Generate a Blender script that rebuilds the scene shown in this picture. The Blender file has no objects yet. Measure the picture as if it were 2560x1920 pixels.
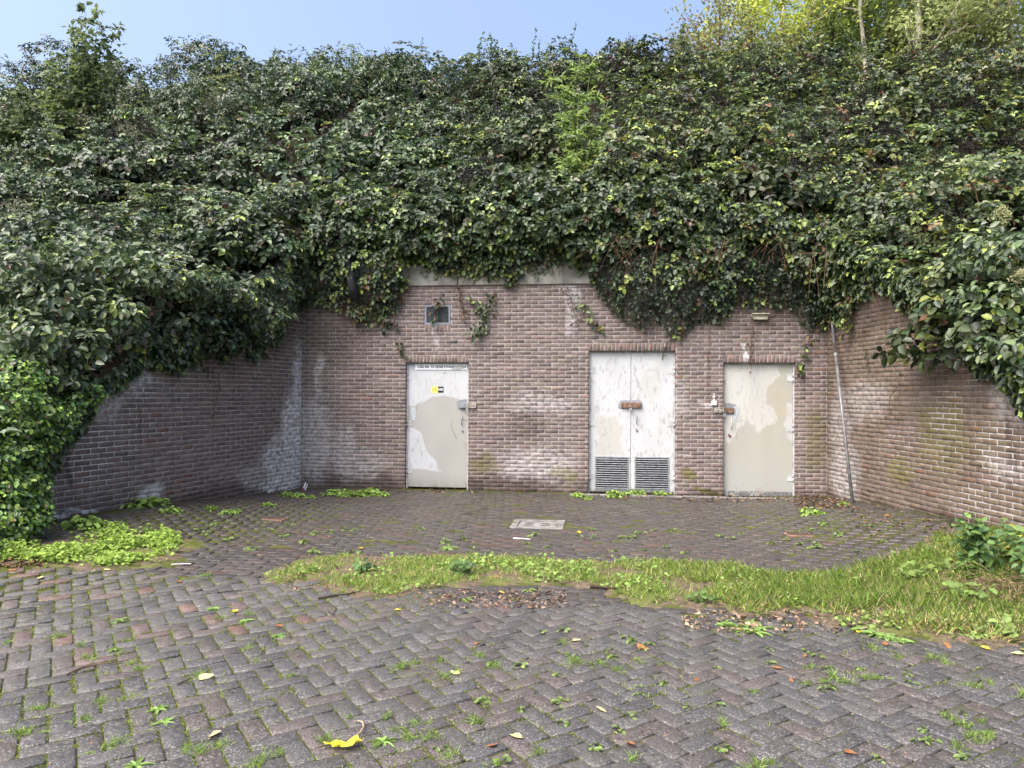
import bpy, math, random
import numpy as np
from mathutils import Matrix, Vector

random.seed(7)
RNG = np.random.default_rng(11)
SC = bpy.context.scene
COL = SC.collection

# ------------------------------------------------------------------ camera, sky, sun, exposure
F, HOR, ROLL, CAMH = 1855.0, 979.0, 0.005, 1.60      # focal length and horizon in photo pixels
cam_data = bpy.data.cameras.new('camera')
cam_data.sensor_width = 36.0
cam_data.lens = 36.0 * F / 2560.0
cam_data.clip_start = 0.05
cam_data.clip_end = 2000.0
cam = bpy.data.objects.new('camera', cam_data)
COL.objects.link(cam)
PITCH = math.atan((HOR - 960.0) / F)
cam.matrix_world = (Matrix.Translation((0, 0, CAMH)) @ Matrix.Rotation(math.pi / 2 + PITCH, 4, 'X')
                    @ Matrix.Rotation(ROLL, 4, 'Z'))
SC.camera = cam

SUN_EL, SUN_AZ = math.radians(58), math.radians(-130)   # azimuth clockwise from +Y: high, behind and to the left
world = bpy.data.worlds.new('World')
SC.world = world
world.use_nodes = True
wn = world.node_tree
wn.nodes.clear()
sky_node = wn.nodes.new('ShaderNodeTexSky')
sky_node.sky_type = 'NISHITA'
sky_node.sun_disc = False
sky_node.sun_elevation = SUN_EL
sky_node.sun_rotation = SUN_AZ
sky_node.altitude = 0.0
sky_node.air_density = 1.0
sky_node.dust_density = 9.0
sky_node.ozone_density = 3.0
bg = wn.nodes.new('ShaderNodeBackground')
bg.inputs['Strength'].default_value = 0.15
wo = wn.nodes.new('ShaderNodeOutputWorld')
wn.links.new(sky_node.outputs[0], bg.inputs['Color'])
wn.links.new(bg.outputs[0], wo.inputs['Surface'])

sun_data = bpy.data.lights.new('sun', 'SUN')
sun_data.energy = 0.95
sun_data.angle = math.radians(60)
sun_data.color = (1.0, 0.97, 0.93)
sun = bpy.data.objects.new('sun', sun_data)
COL.objects.link(sun)
_sd = Vector((math.sin(SUN_AZ) * math.cos(SUN_EL), math.cos(SUN_AZ) * math.cos(SUN_EL), math.sin(SUN_EL)))
sun.rotation_euler = (-_sd).to_track_quat('-Z', 'Y').to_euler()
sun.location = (0, 0, 30)

SC.view_settings.view_transform = 'Standard'
SC.view_settings.look = 'None'
SC.view_settings.exposure = 1.5
SC.view_settings.gamma = 1.0
SC.view_settings.use_curve_mapping = False

# ------------------------------------------------------------------ photo pixel -> place
def ray(u, v):
    uc = u + ROLL * (v - 960.0)
    vc = v - ROLL * (u - 1280.0)
    return (uc - 1280.0) / F, -(vc - HOR) / F            # dX/dY, dZ/dY

def sstep(a, b, x):
    t = np.clip((np.asarray(x, float) - a) / (b - a), 0, 1)
    return t * t * (3 - 2 * t)

# wall corners on the ground plan
LC = np.array([-3.49, 12.33]); RC = np.array([4.80, 11.34])
LE = np.array([-4.93, 7.70]);  RE = np.array([5.22, 5.40])

class Wall:
    def __init__(self, a, b):
        self.o = np.array(a, float)
        d = np.array(b, float) - self.o
        self.L = float(np.hypot(*d))
        self.d = d / self.L
        self.n = np.array([-self.d[1], self.d[0]])       # into the wall
        self.ang = math.atan2(self.d[1], self.d[0])
    def sz(self, u, v, off=0.0):                         # pixel -> (along, height) on the wall face, off = metres in front
        kx, kz = ray(u, v)
        o = self.o - self.n * off
        # (kx*Y, Y) = o + s*d
        det = kx * (-self.d[1]) - 1.0 * (-self.d[0])
        # solve Y*(kx,1) - s*d = o
        Y = (o[0] * (-self.d[1]) - o[1] * (-self.d[0])) / det
        s = (kx * o[1] - o[0]) / det
        return s, CAMH + kz * Y
    def world(self, s, y, z):
        s = np.asarray(s, float); y = np.asarray(y, float)
        p = self.o[None, :] + np.outer(np.atleast_1d(s), self.d) + np.outer(np.atleast_1d(y), self.n)
        return np.column_stack([p, np.broadcast_to(np.atleast_1d(z), (len(p),))])

WB, WL, WR = Wall(LC, RC), Wall(LE, LC), Wall(RC, RE)

def xl(Y): return LC[0] + (np.asarray(Y) - LC[1]) * (LE[0] - LC[0]) / (LE[1] - LC[1])
def xr(Y): return RC[0] + (np.asarray(Y) - RC[1]) * (RE[0] - RC[0]) / (RE[1] - RC[1])
def yb(X): return LC[1] + (np.asarray(X) - LC[0]) * (RC[1] - LC[1]) / (RC[0] - LC[0])

def gz(X, Y):                                            # paving height: dished towards the middle and the doors
    X = np.asarray(X, float); Y = np.asarray(Y, float)
    rise = sstep(12.2, 8.2, Y) * (0.45 + 0.55 * sstep(3.2, 6.5, Y)) * sstep(2.0, 4.0, Y)
    a = 0.21 * np.exp(-(np.maximum(X - xl(Y), 0) / 1.5) ** 2) + 0.19 * np.exp(-(np.maximum(xr(Y) - X, 0) / 1.5) ** 2)
    return a * rise + 0.006 * np.sin(X * 1.7 + 0.4 * Y) * np.cos(Y * 1.3 - 0.7 * X)

def hz(X, Y):                                            # embankment height
    s = np.asarray(Y, float) + 0.12 * np.asarray(X, float) - 5.62
    base = np.where(s < 6.5, 0.645 * s, 4.19 + 0.78 * (s - 6.5))
    top = 9.5 - 0.10 * np.clip(np.asarray(X, float), -14, 14)      # the crest stays level as it runs past
    base = np.minimum(base, top + 0.03 * np.clip(s - 12, 0, 20))
    return np.maximum(base, 0.0)

def ground_px(u, v):                                     # pixel -> point on the paving
    kx, kz = ray(u, v)
    Y = -CAMH / kz
    for _ in range(6):
        Y = (gz(kx * Y, Y) - CAMH) / kz
    return float(kx * Y), float(Y), float(gz(kx * Y, Y))

def hill_px(u, v, veg=0.6):                              # pixel -> point on the planted embankment
    kx, kz = ray(u, v)
    Y = 8.0
    while Y < 24 and CAMH + kz * Y > float(hz(kx * Y, Y)) + veg:
        Y += 0.05
    return kx * Y, Y, CAMH + kz * Y

def at_px(u, v, Y):
    kx, kz = ray(u, v)
    return np.array([kx * Y, Y, CAMH + kz * Y])

# ------------------------------------------------------------------ mesh helpers
def tag(o, label=None, cat=None, group=None, kind=None):
    if label: o['label'] = label
    if cat: o['category'] = cat
    if group: o['group'] = group
    if kind: o['kind'] = kind
    return o

def make_mesh(name, verts, faces, col=None, smooth=False, extra=None):
    """faces: list of int arrays (n,3) / (n,4); col: per-vertex rgb; extra: dict of per-vertex floats"""
    verts = np.ascontiguousarray(verts, dtype=np.float32)
    me = bpy.data.meshes.new(name)
    fl = [np.ascontiguousarray(f, dtype=np.int32) for f in faces if len(f)]
    me.vertices.add(len(verts))
    me.vertices.foreach_set('co', verts.ravel())
    nl = sum(f.size for f in fl); nf = sum(len(f) for f in fl)
    me.loops.add(nl)
    me.loops.foreach_set('vertex_index', np.concatenate([f.ravel() for f in fl]))
    starts, p = [], 0
    for f in fl:
        starts.append(np.arange(len(f)) * f.shape[1] + p); p += f.size
    me.polygons.add(nf)
    me.polygons.foreach_set('loop_start', np.concatenate(starts).astype(np.int32))
    if smooth:
        me.polygons.foreach_set('use_smooth', np.ones(nf, dtype=bool))
    me.update(calc_edges=True)
    me.validate()
    if col is not None:
        a = me.color_attributes.new('Col', 'FLOAT_COLOR', 'POINT')
        c = np.ones((len(verts), 4), np.float32); c[:, :col.shape[1]] = col
        a.data.foreach_set('color', c.ravel())
    if extra:
        for k, val in extra.items():
            a = me.attributes.new(k, 'FLOAT', 'POINT')
            a.data.foreach_set('value', np.ascontiguousarray(val, dtype=np.float32))
    return me

def obj(name, me, mat=None, parent=None, loc=None, rot=None):
    o = bpy.data.objects.new(name, me)
    if mat is not None and me is not None and len(me.materials) == 0:
        me.materials.append(mat)
    COL.objects.link(o)
    if parent: o.parent = parent
    if loc is not None: o.location = loc
    if rot is not None: o.rotation_euler = rot
    return o

def empty(name, loc=(0, 0, 0), rz=0.0):
    o = bpy.data.objects.new(name, None)
    COL.objects.link(o)
    o.location = loc; o.rotation_euler = (0, 0, rz)
    o.empty_display_size = 0.1
    return o

class MB:                                                # small hand-made meshes
    def __init__(self): self.v = []; self.f3 = []; self.f4 = []; self.ng = []; self.c = []
    def add(self, vs, fs, col=None):
        n = len(self.v)
        self.v += [tuple(p) for p in vs]
        self.c += [col or (1, 1, 1)] * len(vs)
        for f in fs:
            f = tuple(i + n for i in f)
            (self.f3 if len(f) == 3 else self.f4 if len(f) == 4 else self.ng).append(f)
        return self
    def box(self, x0, x1, y0, y1, z0, z1, b=0.0, col=None):
        if b <= 0:
            vs = [(x, y, z) for z in (z0, z1) for y in (y0, y1) for x in (x0, x1)]
            fs = [(0, 2, 3, 1), (4, 5, 7, 6), (0, 1, 5, 4), (2, 6, 7, 3), (0, 4, 6, 2), (1, 3, 7, 5)]
            return self.add(vs, fs, col)
        # bevelled box: 24 verts
        X, Y, Z = (x0, x1), (y0, y1), (z0, z1)
        vs, idx = [], {}
        for i in (0, 1):
            for j in (0, 1):
                for k in (0, 1):
                    p = [X[i], Y[j], Z[k]]; s = [1 - 2 * i, 1 - 2 * j, 1 - 2 * k]
                    for ax in range(3):
                        q = p[:]
                        for a2 in range(3):
                            if a2 != ax: q[a2] += s[a2] * b
                        idx[(i, j, k, ax)] = len(vs); vs.append(q)
        g = lambda i, j, k, ax: idx[(i, j, k, ax)]
        fs = [(g(0,0,0,0), g(0,0,1,0), g(0,1,1,0), g(0,1,0,0)), (g(1,0,0,0), g(1,1,0,0), g(1,1,1,0), g(1,0,1,0)),
              (g(0,0,0,1), g(1,0,0,1), g(1,0,1,1), g(0,0,1,1)), (g(0,1,0,1), g(0,1,1,1), g(1,1,1,1), g(1,1,0,1)),
              (g(0,0,0,2), g(0,1,0,2), g(1,1,0,2), g(1,0,0,2)), (g(0,0,1,2), g(1,0,1,2), g(1,1,1,2), g(0,1,1,2))]
        for i in (0, 1):
            for j in (0, 1):
                fs.append((g(i,j,0,0), g(i,j,0,1), g(i,j,1,1), g(i,j,1,0)))
        for i in (0, 1):
            for k in (0, 1):
                fs.append((g(i,0,k,0), g(i,0,k,2), g(i,1,k,2), g(i,1,k,0)))
        for j in (0, 1):
            for k in (0, 1):
                fs.append((g(0,j,k,1), g(0,j,k,2), g(1,j,k,2), g(1,j,k,1)))
        for i in (0, 1):
            for j in (0, 1):
                for k in (0, 1):
                    fs.append((g(i,j,k,0), g(i,j,k,1), g(i,j,k,2)))
        return self.add(vs, fs, col)
    def tube(self, pts, rad, n=8, col=None, caps=True):
        pts = [np.array(p, float) for p in pts]
        rad = rad if hasattr(rad, '__len__') else [rad] * len(pts)
        vs = []; prev = None
        for i, p in enumerate(pts):
            t = pts[min(i + 1, len(pts) - 1)] - pts[max(i - 1, 0)]
            t = t / (np.linalg.norm(t) + 1e-9)
            a = prev if prev is not None else (np.array([1.0, 0, 0]) if abs(t[0]) < 0.8 else np.array([0, 1.0, 0]))
            a = a - t * a.dot(t); a /= (np.linalg.norm(a) + 1e-9); prev = a
            b = np.cross(t, a)
            for k in range(n):
                w = 2 * math.pi * k / n
                vs.append(p + rad[i] * (math.cos(w) * a + math.sin(w) * b))
        fs = [(i * n + k, i * n + (k + 1) % n, (i + 1) * n + (k + 1) % n, (i + 1) * n + k)
              for i in range(len(pts) - 1) for k in range(n)]
        if caps:
            fs.append(tuple(range(n - 1, -1, -1)))
            fs.append(tuple((len(pts) - 1) * n + k for k in range(n)))
        return self.add(vs, fs, col)
    def prism(self, poly, y0, y1, col=None):             # polygon in (x,z) extruded along y, y0 = front
        n = len(poly)
        vs = [(p[0], y0, p[1]) for p in poly] + [(p[0], y1, p[1]) for p in poly]
        area = sum(poly[i][0] * poly[(i + 1) % n][1] - poly[(i + 1) % n][0] * poly[i][1] for i in range(n))
        fr = tuple(range(n)); bk = tuple(range(2 * n - 1, n - 1, -1))
        sd = [(i, i + n, (i + 1) % n + n, (i + 1) % n) for i in range(n)]
        if area < 0:
            fr = fr[::-1]; bk = bk[::-1]; sd = [s[::-1] for s in sd]
        return self.add(vs, [fr, bk] + sd, col)
    def mesh(self, name, smooth=False, color=False):
        me = bpy.data.meshes.new(name)
        me.from_pydata(self.v, [], self.f3 + self.f4 + self.ng)
        if smooth:
            me.polygons.foreach_set('use_smooth', np.ones(len(me.polygons), dtype=bool))
        if color:
            a = me.color_attributes.new('Col', 'FLOAT_COLOR', 'POINT')
            c = np.ones((len(self.v), 4), np.float32); c[:, :3] = np.array(self.c)
            a.data.foreach_set('color', c.ravel())
        me.update()
        return me
    def build(self, name, mat, parent=None, smooth=False, color=False, loc=None, rot=None):
        return obj(name, self.mesh(name, smooth, color), mat, parent, loc, rot)

# ------------------------------------------------------------------ materials
class NB:
    def __init__(self, name):
        self.m = bpy.data.materials.new(name)
        self.m.use_nodes = True
        self.t = self.m.node_tree
        self.t.nodes.clear()
    def n(self, typ, ins=None, **props):
        nd = self.t.nodes.new('ShaderNode' + typ)
        for k, val in props.items(): setattr(nd, k, val)
        for k, val in (ins or {}).items(): self.set(nd.inputs[k], val)
        return nd
    def set(self, sock, val):
        if isinstance(val, bpy.types.NodeSocket): self.t.links.new(val, sock)
        elif isinstance(val, bpy.types.Node): self.t.links.new(val.outputs[0], sock)
        else:
            if sock.type == 'RGBA' and len(val) == 3: val = (*val, 1)
            sock.default_value = val
    def math(self, op, a, b=0.0, c=0.0, clamp=False):
        return self.n('Math', {0: a, 1: b, 2: c}, operation=op, use_clamp=clamp).outputs[0]
    def mix(self, f, a, b, mode='MIX'):
        nd = self.n('Mix', data_type='RGBA', blend_type=mode)
        self.set(nd.inputs[0], f); self.set(nd.inputs[6], a); self.set(nd.inputs[7], b)
        return nd.outputs[2]
    def noise(self, vec=None, scale=5.0, detail=3.0, rough=0.55, dist=0.0):
        nd = self.n('TexNoise', {'Scale': scale, 'Detail': detail, 'Roughness': rough, 'Distortion': dist})
        if vec is not None: self.set(nd.inputs['Vector'], vec)
        return nd.outputs[0]
    def ramp(self, fac, a, b, lo=0.0, hi=1.0):
        return self.n('MapRange', {0: fac, 1: a, 2: b, 3: lo, 4: hi}, interpolation_type='SMOOTHSTEP').outputs[0]
    def pos(self): return self.n('NewGeometry').outputs['Position']
    def scaled(self, vec, s):
        return self.n('VectorMath', {0: vec, 1: s}, operation='MULTIPLY').outputs[0]
    def attr(self, name='Col'): return self.n('Attribute', attribute_name=name)
    def out(self, color, rough=0.8, spec=0.3, metal=0.0, bump=None, bstr=0.4, bdist=0.004, transl=None, coat=0.0):
        p = self.n('BsdfPrincipled')
        self.set(p.inputs['Base Color'], color); self.set(p.inputs['Roughness'], rough)
        self.set(p.inputs['Specular IOR Level'], spec); self.set(p.inputs['Metallic'], metal)
        if coat: self.set(p.inputs['Coat Weight'], coat); self.set(p.inputs['Coat Roughness'], 0.2)
        if bump is not None:
            b = self.n('Bump', {'Height': bump, 'Strength': bstr, 'Distance': bdist})
            self.set(p.inputs['Normal'], b.outputs[0])
        sh = p.outputs[0]
        if transl:
            tr = self.n('BsdfTranslucent'); self.set(tr.inputs['Color'], color)
            sh = self.n('MixShader', {0: transl, 1: sh, 2: tr.outputs[0]}).outputs[0]
        o = self.n('OutputMaterial'); self.set(o.inputs['Surface'], sh)
        return self.m

def plain(name, col, rough=0.6, spec=0.3, metal=0.0, var=0.25, scale=12.0, bump=0.15):
    b = NB(name); P = b.pos()
    nz = b.noise(P, scale, 5)
    c = b.mix(b.ramp(nz, 0.3, 0.7), tuple(x * (1 - var) for x in col), tuple(min(1, x * (1 + var)) for x in col))
    return b.out(c, rough, spec, metal, bump=b.noise(P, scale * 6, 4), bstr=bump)

def wall_material(name, W, base=None, whites=(), greens=(), damp_shade=(), mortar=False, streak=0.0, olive=0.0):
    b = NB(name); P = b.pos()
    rel = b.n('VectorMath', {0: P, 1: (W.o[0], W.o[1], 0)}, operation='SUBTRACT').outputs[0]
    s = b.n('VectorMath', {0: rel, 1: (W.d[0], W.d[1], 0)}, operation='DOT_PRODUCT').outputs['Value']
    z = b.n('SeparateXYZ', {0: P}).outputs[2]
    cv = b.n('CombineXYZ', {0: s, 1: z, 2: 0.0}).outputs[0]
    wn_ = b.n('TexNoise', {'Scale': 3.0, 'Detail': 4.0, 'Vector': cv}).outputs['Color']
    warp = b.n('VectorMath', {0: b.n('VectorMath', {0: wn_, 1: (0.5, 0.5, 0.5)}, operation='SUBTRACT').outputs[0],
                              1: (0.35, 0.45, 0.0)}, operation='MULTIPLY').outputs[0]
    wc = b.n('VectorMath', {0: cv, 1: warp}, operation='ADD').outputs[0]
    def blobs(lst):
        acc = None
        for (cs, cz, rs, rz, amt) in lst:
            mp = b.n('Mapping', {'Vector': wc, 'Location': (-cs / rs, -cz / rz, 0), 'Scale': (1 / rs, 1 / rz, 1)})
            g = b.n('TexGradient', {'Vector': mp.outputs[0]}, gradient_type='SPHERICAL').outputs['Fac']
            g = b.math('MULTIPLY', b.ramp(g, 0.0, 0.6), amt)
            acc = g if acc is None else b.math('MAXIMUM', acc, g)
        return acc if acc is not None else 0.0
    fine = b.noise(cv, 14, 5, 0.65)
    med = b.noise(cv, 3.2, 4, 0.6)
    vs = b.n('VectorMath', {0: cv, 1: (26.0, 3.2, 1.0)}, operation='MULTIPLY').outputs[0]
    strk = b.noise(vs, 1.0, 4, 0.6)
    if mortar: col = b.mix(b.ramp(fine, 0.3, 0.7), tuple(x * 0.72 for x in base), tuple(x * 1.18 for x in base))
    else:
        col = b.attr().outputs['Color']
        col = b.mix(b.ramp(fine, 0.25, 0.75), b.mix(1.0, col, (0.72, 0.72, 0.73), 'MULTIPLY'), b.mix(1.0, col, (1.25, 1.24, 1.24), 'MULTIPLY'))
    col = b.mix(b.math('MULTIPLY', b.ramp(med, 0.48, 0.75), 0.30), col, (0.30, 0.26, 0.235))
    if olive:
        col = b.mix(b.math('MULTIPLY', b.ramp(b.math('ADD', b.math('MULTIPLY', strk, 0.5), b.math('MULTIPLY', med, 0.5)), 0.42, 0.62), olive), col, (0.14, 0.115, 0.062))
    if streak:
        col = b.mix(b.math('MULTIPLY', b.ramp(strk, 0.5, 0.72), streak), col, b.mix(1.0, col, (0.42, 0.40, 0.40), 'MULTIPLY'))
    if greens:
        gm = b.ramp(b.math('MULTIPLY', blobs(greens), b.math('ADD', fine, 0.25)), 0.18, 0.6)
        col = b.mix(b.math('MULTIPLY', gm, 0.75), col, (0.13, 0.12, 0.03))
    if damp_shade:  # darkens damp marks and also the shade painted under overhanging growth
        dm = b.math('MULTIPLY', blobs(damp_shade), b.ramp(med, 0.2, 0.5, 0.6, 1.0))
        col = b.mix(dm, col, b.mix(1.0, col, (0.36, 0.33, 0.31), 'MULTIPLY'))
    if whites:
        wm = b.math('MULTIPLY', blobs(whites), b.ramp(fine, 0.32, 0.62, 0.15, 1.0))
        col = b.mix(wm, col, (0.60, 0.59, 0.60))
    fb = b.noise(P, 70, 4, 0.6)
    return b.out(col, 0.86, 0.25, bump=fb, bstr=0.55, bdist=0.004)

# ------------------------------------------------------------------ terrain and paving
def soil_mat(name, a, b_, green=None, gthr=(0.5, 0.65), scale=4.0):
    b = NB(name); P = b.pos()
    n1 = b.noise(P, scale * 5, 5, 0.65); n2 = b.noise(P, scale * 0.5, 4, 0.6); n3 = b.noise(P, scale * 30, 3)
    c = b.mix(b.ramp(n1, 0.3, 0.7), a, b_)
    c = b.mix(b.math('MULTIPLY', b.ramp(n3, 0.62, 0.8), 0.5), c, (0.22, 0.2, 0.17))
    if green: c = b.mix(b.math('MULTIPLY', b.ramp(b.math('ADD', b.math('MULTIPLY', n2, 0.7), b.math('MULTIPLY', n1, 0.3)), *gthr), 0.85), c, green)
    return b.out(c, 0.95, 0.15, bump=n1, bstr=0.8, bdist=0.02)

M_shaded_soil = soil_mat('soil', (0.016, 0.013, 0.010), (0.036, 0.028, 0.021))  # earth darkened to near black: canopy shade put into its colour
M_thatch = soil_mat('thatch_soil', (0.07, 0.052, 0.036), (0.15, 0.115, 0.08), (0.10, 0.12, 0.03), (0.5, 0.62), 5.0)
M_bed = soil_mat('joint_sand_and_moss', (0.022, 0.020, 0.016), (0.045, 0.040, 0.03), (0.075, 0.09, 0.016), (0.36, 0.52), 6.0)
M_ground = soil_mat('rough_ground', (0.05, 0.045, 0.03), (0.09, 0.085, 0.05), (0.05, 0.08, 0.02), (0.4, 0.6), 1.0)

def grid_mesh(name, xs, ys, zf):
    X, Y = np.meshgrid(xs, ys)
    return grid_from(name, X, Y, zf(X, Y))
def grid_from(name, X, Y, Z, flip=False):
    ny, nx = X.shape
    v = np.column_stack([X.ravel(), Y.ravel(), np.broadcast_to(Z, X.shape).ravel()])
    i = np.arange(nx - 1)[None, :] + np.arange(ny - 1)[:, None] * nx
    f = np.stack([i, i + 1, i + nx + 1, i + nx], -1).reshape(-1, 4)
    if flip: f = f[:, ::-1]
    return make_mesh(name, v, [f], smooth=True)

g = obj('ground', grid_mesh('ground', np.linspace(-600, 600, 25), np.linspace(-600, 600, 25), lambda X, Y: X * 0 - 0.09), M_ground)
tag(g, 'bare earth lying round the brick forecourt', 'ground', kind='structure')

# embankment in three sheets that meet the wall backs
emb = empty('embankment')
tag(emb, 'earth embankment rising behind the brick walls', 'embankment', kind='structure')
ys = np.arange(5.5, 12.61, 0.15)
tt = np.concatenate([np.arange(0, 3, 0.2), np.arange(3, 16, 1.0)])
T_, Y_ = np.meshgrid(tt, ys)
XL_ = xl(Y_) - 0.12 - T_
XR_ = xr(Y_) + 0.12 + T_
rough = lambda X, Y: 0.06 * np.sin(X * 3.1 + Y * 2.3) * np.cos(Y * 3.7 - X) + 0.04 * np.sin(X * 7.3 - Y * 5.1)
for X2, fl in ((XL_, True), (XR_, False)):
    t = obj('slope', grid_from('slope', X2, Y_, np.maximum(hz(X2, Y_) - 0.1, -0.04 ) + rough(X2, Y_) * sstep(0.1, 0.8, T_), flip=fl), M_shaded_soil, emb)
X_, D_ = np.meshgrid(np.arange(-22, 24.1, 0.25), np.concatenate([[0.12, 0.14], np.arange(0.2, 8, 0.25), np.arange(8, 26, 1.0)]))
Yc = np.where((X_ > xl(12.3) - 0.2) & (X_ < xr(11.3) + 0.2), yb(X_), np.where(X_ < 0, 12.3, 11.4)) + D_
Zc = np.where(D_ < 0.13, 3.4, np.maximum(hz(X_, Yc) - 0.1 + rough(X_, Yc), 3.99))
obj('bank_top', grid_from('bank_top', X_, Yc, Zc), M_shaded_soil, emb)

# where weeds and grass have taken over the paving
def ydiv(X): return np.where(X > -1.5, 6.2 - 0.28 * (X + 1.5), 6.2 + 0.12 * (-1.5 - X))
def poly_px(pts): return np.array([ground_px(u, v)[:2] for u, v in pts])
def inside(poly, X, Y):
    X = np.asarray(X, float); Y = np.asarray(Y, float)
    r = np.zeros(X.shape, bool); n = len(poly)
    for i in range(n):
        x0, y0 = poly[i]; x1, y1 = poly[(i + 1) % n]
        c = ((y0 > Y) != (y1 > Y)) & (X < (x1 - x0) * (Y - y0) / (y1 - y0 + 1e-12) + x0)
        r ^= c
    return r
STRIP = poly_px([(660, 1440), (760, 1400), (860, 1385), (1000, 1392), (1120, 1385), (1320, 1392), (1480, 1405), (1640, 1405), (1800, 1412),
                 (1960, 1435), (2080, 1436), (2190, 1405), (2290, 1375), (2330, 1345), (2420, 1330), (2700, 1330), (2900, 1600), (2620, 1618), (2480, 1612), (2260, 1590),
                 (2080, 1560), (1980, 1528), (1880, 1540), (1780, 1515), (1620, 1520), (1520, 1475), (1380, 1460), (1180, 1462), (1060, 1470), (980, 1492), (860, 1486), (780, 1440), (700, 1462)])
LEFTP = poly_px([(-120, 1370), (60, 1360), (200, 1345), (300, 1325), (440, 1335), (490, 1362), (420, 1412), (260, 1425), (60, 1412), (-160, 1440)])
def overgrown(X, Y): return inside(STRIP, X, Y) | inside(LEFTP, X, Y)

pave = obj('pavement', grid_mesh('pavement', np.arange(-7.2, 7.21, 0.12), np.arange(0.8, 12.6, 0.12), lambda X, Y: gz(X, Y) - 0.009 + 0.005 * sstep(6.0, 8.0, Y) + 0.012 * overgrown(X, Y)), M_bed)
tag(pave, 'sand and moss bed under the forecourt bricks', 'pavement', kind='structure')

for nm, pg, lab in (('soil_strip', STRIP, 'bare brown soil and thatch showing through the grass strip'), ('soil_patch', LEFTP, 'bare soil under the creeping ground cover')):
    xs_g = np.arange(pg[:, 0].min() - .1, min(pg[:, 0].max(), 5.3) + .1, .035); ys_g = np.arange(pg[:, 1].min() - .1, pg[:, 1].max() + .1, .035)
    Xg, Yg = np.meshgrid(xs_g, ys_g)
    vn = lambda k, a_: 0.0
    jx = .07 * np.sin(Yg * 17 + Xg * 5) * np.cos(Xg * 13) + .05 * np.sin(Xg * 37 - Yg * 29); jy = .05 * np.cos(Xg * 19 - Yg * 7) + .04 * np.sin(Yg * 41 + Xg * 23)
    ins = inside(pg, Xg + jx, Yg + jy)
    hgt = np.where(ins, .006 + .012 * np.abs(np.sin(Xg * 9 + Yg * 4) * np.cos(Yg * 11 - Xg * 3)), -.012)
    ny, nx = Xg.shape; i = np.arange(nx - 1)[None] + np.arange(ny - 1)[:, None] * nx
    fq = np.stack([i, i + 1, i + nx + 1, i + nx], -1).reshape(-1, 4); insf = ins.ravel()[fq].any(1)
    o = obj(nm, make_mesh(nm, np.column_stack([Xg.ravel(), Yg.ravel(), (gz(Xg, Yg) + hgt).ravel()]), [fq[insf]], smooth=True), M_thatch)
    tag(o, lab, 'soil', kind='structure')
b = NB('paver_concrete'); P = b.pos()
sp = b.noise(P, 105, 2, 0.75); n1 = b.noise(P, 6, 4); n2 = b.noise(P, 34, 5, 0.6); n4 = b.noise(P, 1.1, 3)
c = b.attr().outputs['Color']
c = b.mix(b.ramp(n2, 0.3, 0.7), b.mix(1.0, c, (0.7, 0.7, 0.7), 'MULTIPLY'), b.mix(1.0, c, (1.3, 1.29, 1.28), 'MULTIPLY'))
c = b.mix(b.math('MULTIPLY', b.ramp(sp, 0.56, 0.66), 0.55), c, (0.36, 0.345, 0.33))
c = b.mix(b.math('MULTIPLY', b.ramp(sp, 0.46, 0.34), 0.65), c, (0.02, 0.02, 0.021))
c = b.mix(b.math('MULTIPLY', b.ramp(b.math('ADD', b.math('MULTIPLY', n1, 0.6), b.math('MULTIPLY', n2, 0.4)), 0.52, 0.68), 0.45), c, (0.06, 0.055, 0.03))
M_paver = b.out(c, b.ramp(n4, 0.35, 0.65, 0.44, 0.64), 0.45, bump=b.math('ADD', sp, b.math('MULTIPLY', n2, 0.8)), bstr=0.5, bdist=0.004)

def paver_template(L, W, jit, rng):
    h = np.array([[-L/2, -W/2], [L/2, -W/2], [L/2, W/2], [-L/2, W/2]])
    i = 0.005
    inn = h - np.sign(h) * i
    v = np.vstack([np.column_stack([inn, np.zeros(4)]), np.column_stack([h, np.full(4, -0.004)]), np.column_stack([h, np.full(4, -0.05)])])
    return v + rng.normal(0, jit, v.shape) * [1, 1, 0.6]
PAVF = np.array([[0, 1, 2, 3]] + [[4 + k, 4 + (k + 1) % 4, (k + 1) % 4, k] for k in range(4)] + [[8 + k, 8 + (k + 1) % 4, 4 + (k + 1) % 4, 4 + k] for k in range(4)])

GREY = 0.74 * np.array([[.088, .084, .083], [.080, .077, .077], [.098, .092, .090], [.088, .077, .073], [.105, .086, .080], [.092, .086, .083], [.072, .069, .069]])
RED = 0.78 * np.array([[.125, .078, .068], [.125, .086, .078], [.135, .08, .065]])
def paver_color(X, Y, front, rng):
    p = 0.02 if front else 0.03
    if not front and (((-1.0 < X < 2.2) and (7.2 < Y < 8.6)) or ((-3.2 < X < -2.0) and (6.4 < Y < 8.4))): p = 0.16
    if front and (-3.2 < X < -1.4) and Y > 4.6: p = 0.10
    c = RED[rng.integers(3)] if rng.random() < p else GREY[rng.integers(len(GREY))]
    c = c * rng.uniform(0.88, 1.14)
    if front: c = c * (0.92 - 0.04 * (X + 1.0))  # sky reflection put into the colour: bricks grow lighter towards the left
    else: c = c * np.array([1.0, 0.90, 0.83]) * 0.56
    return c

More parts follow.
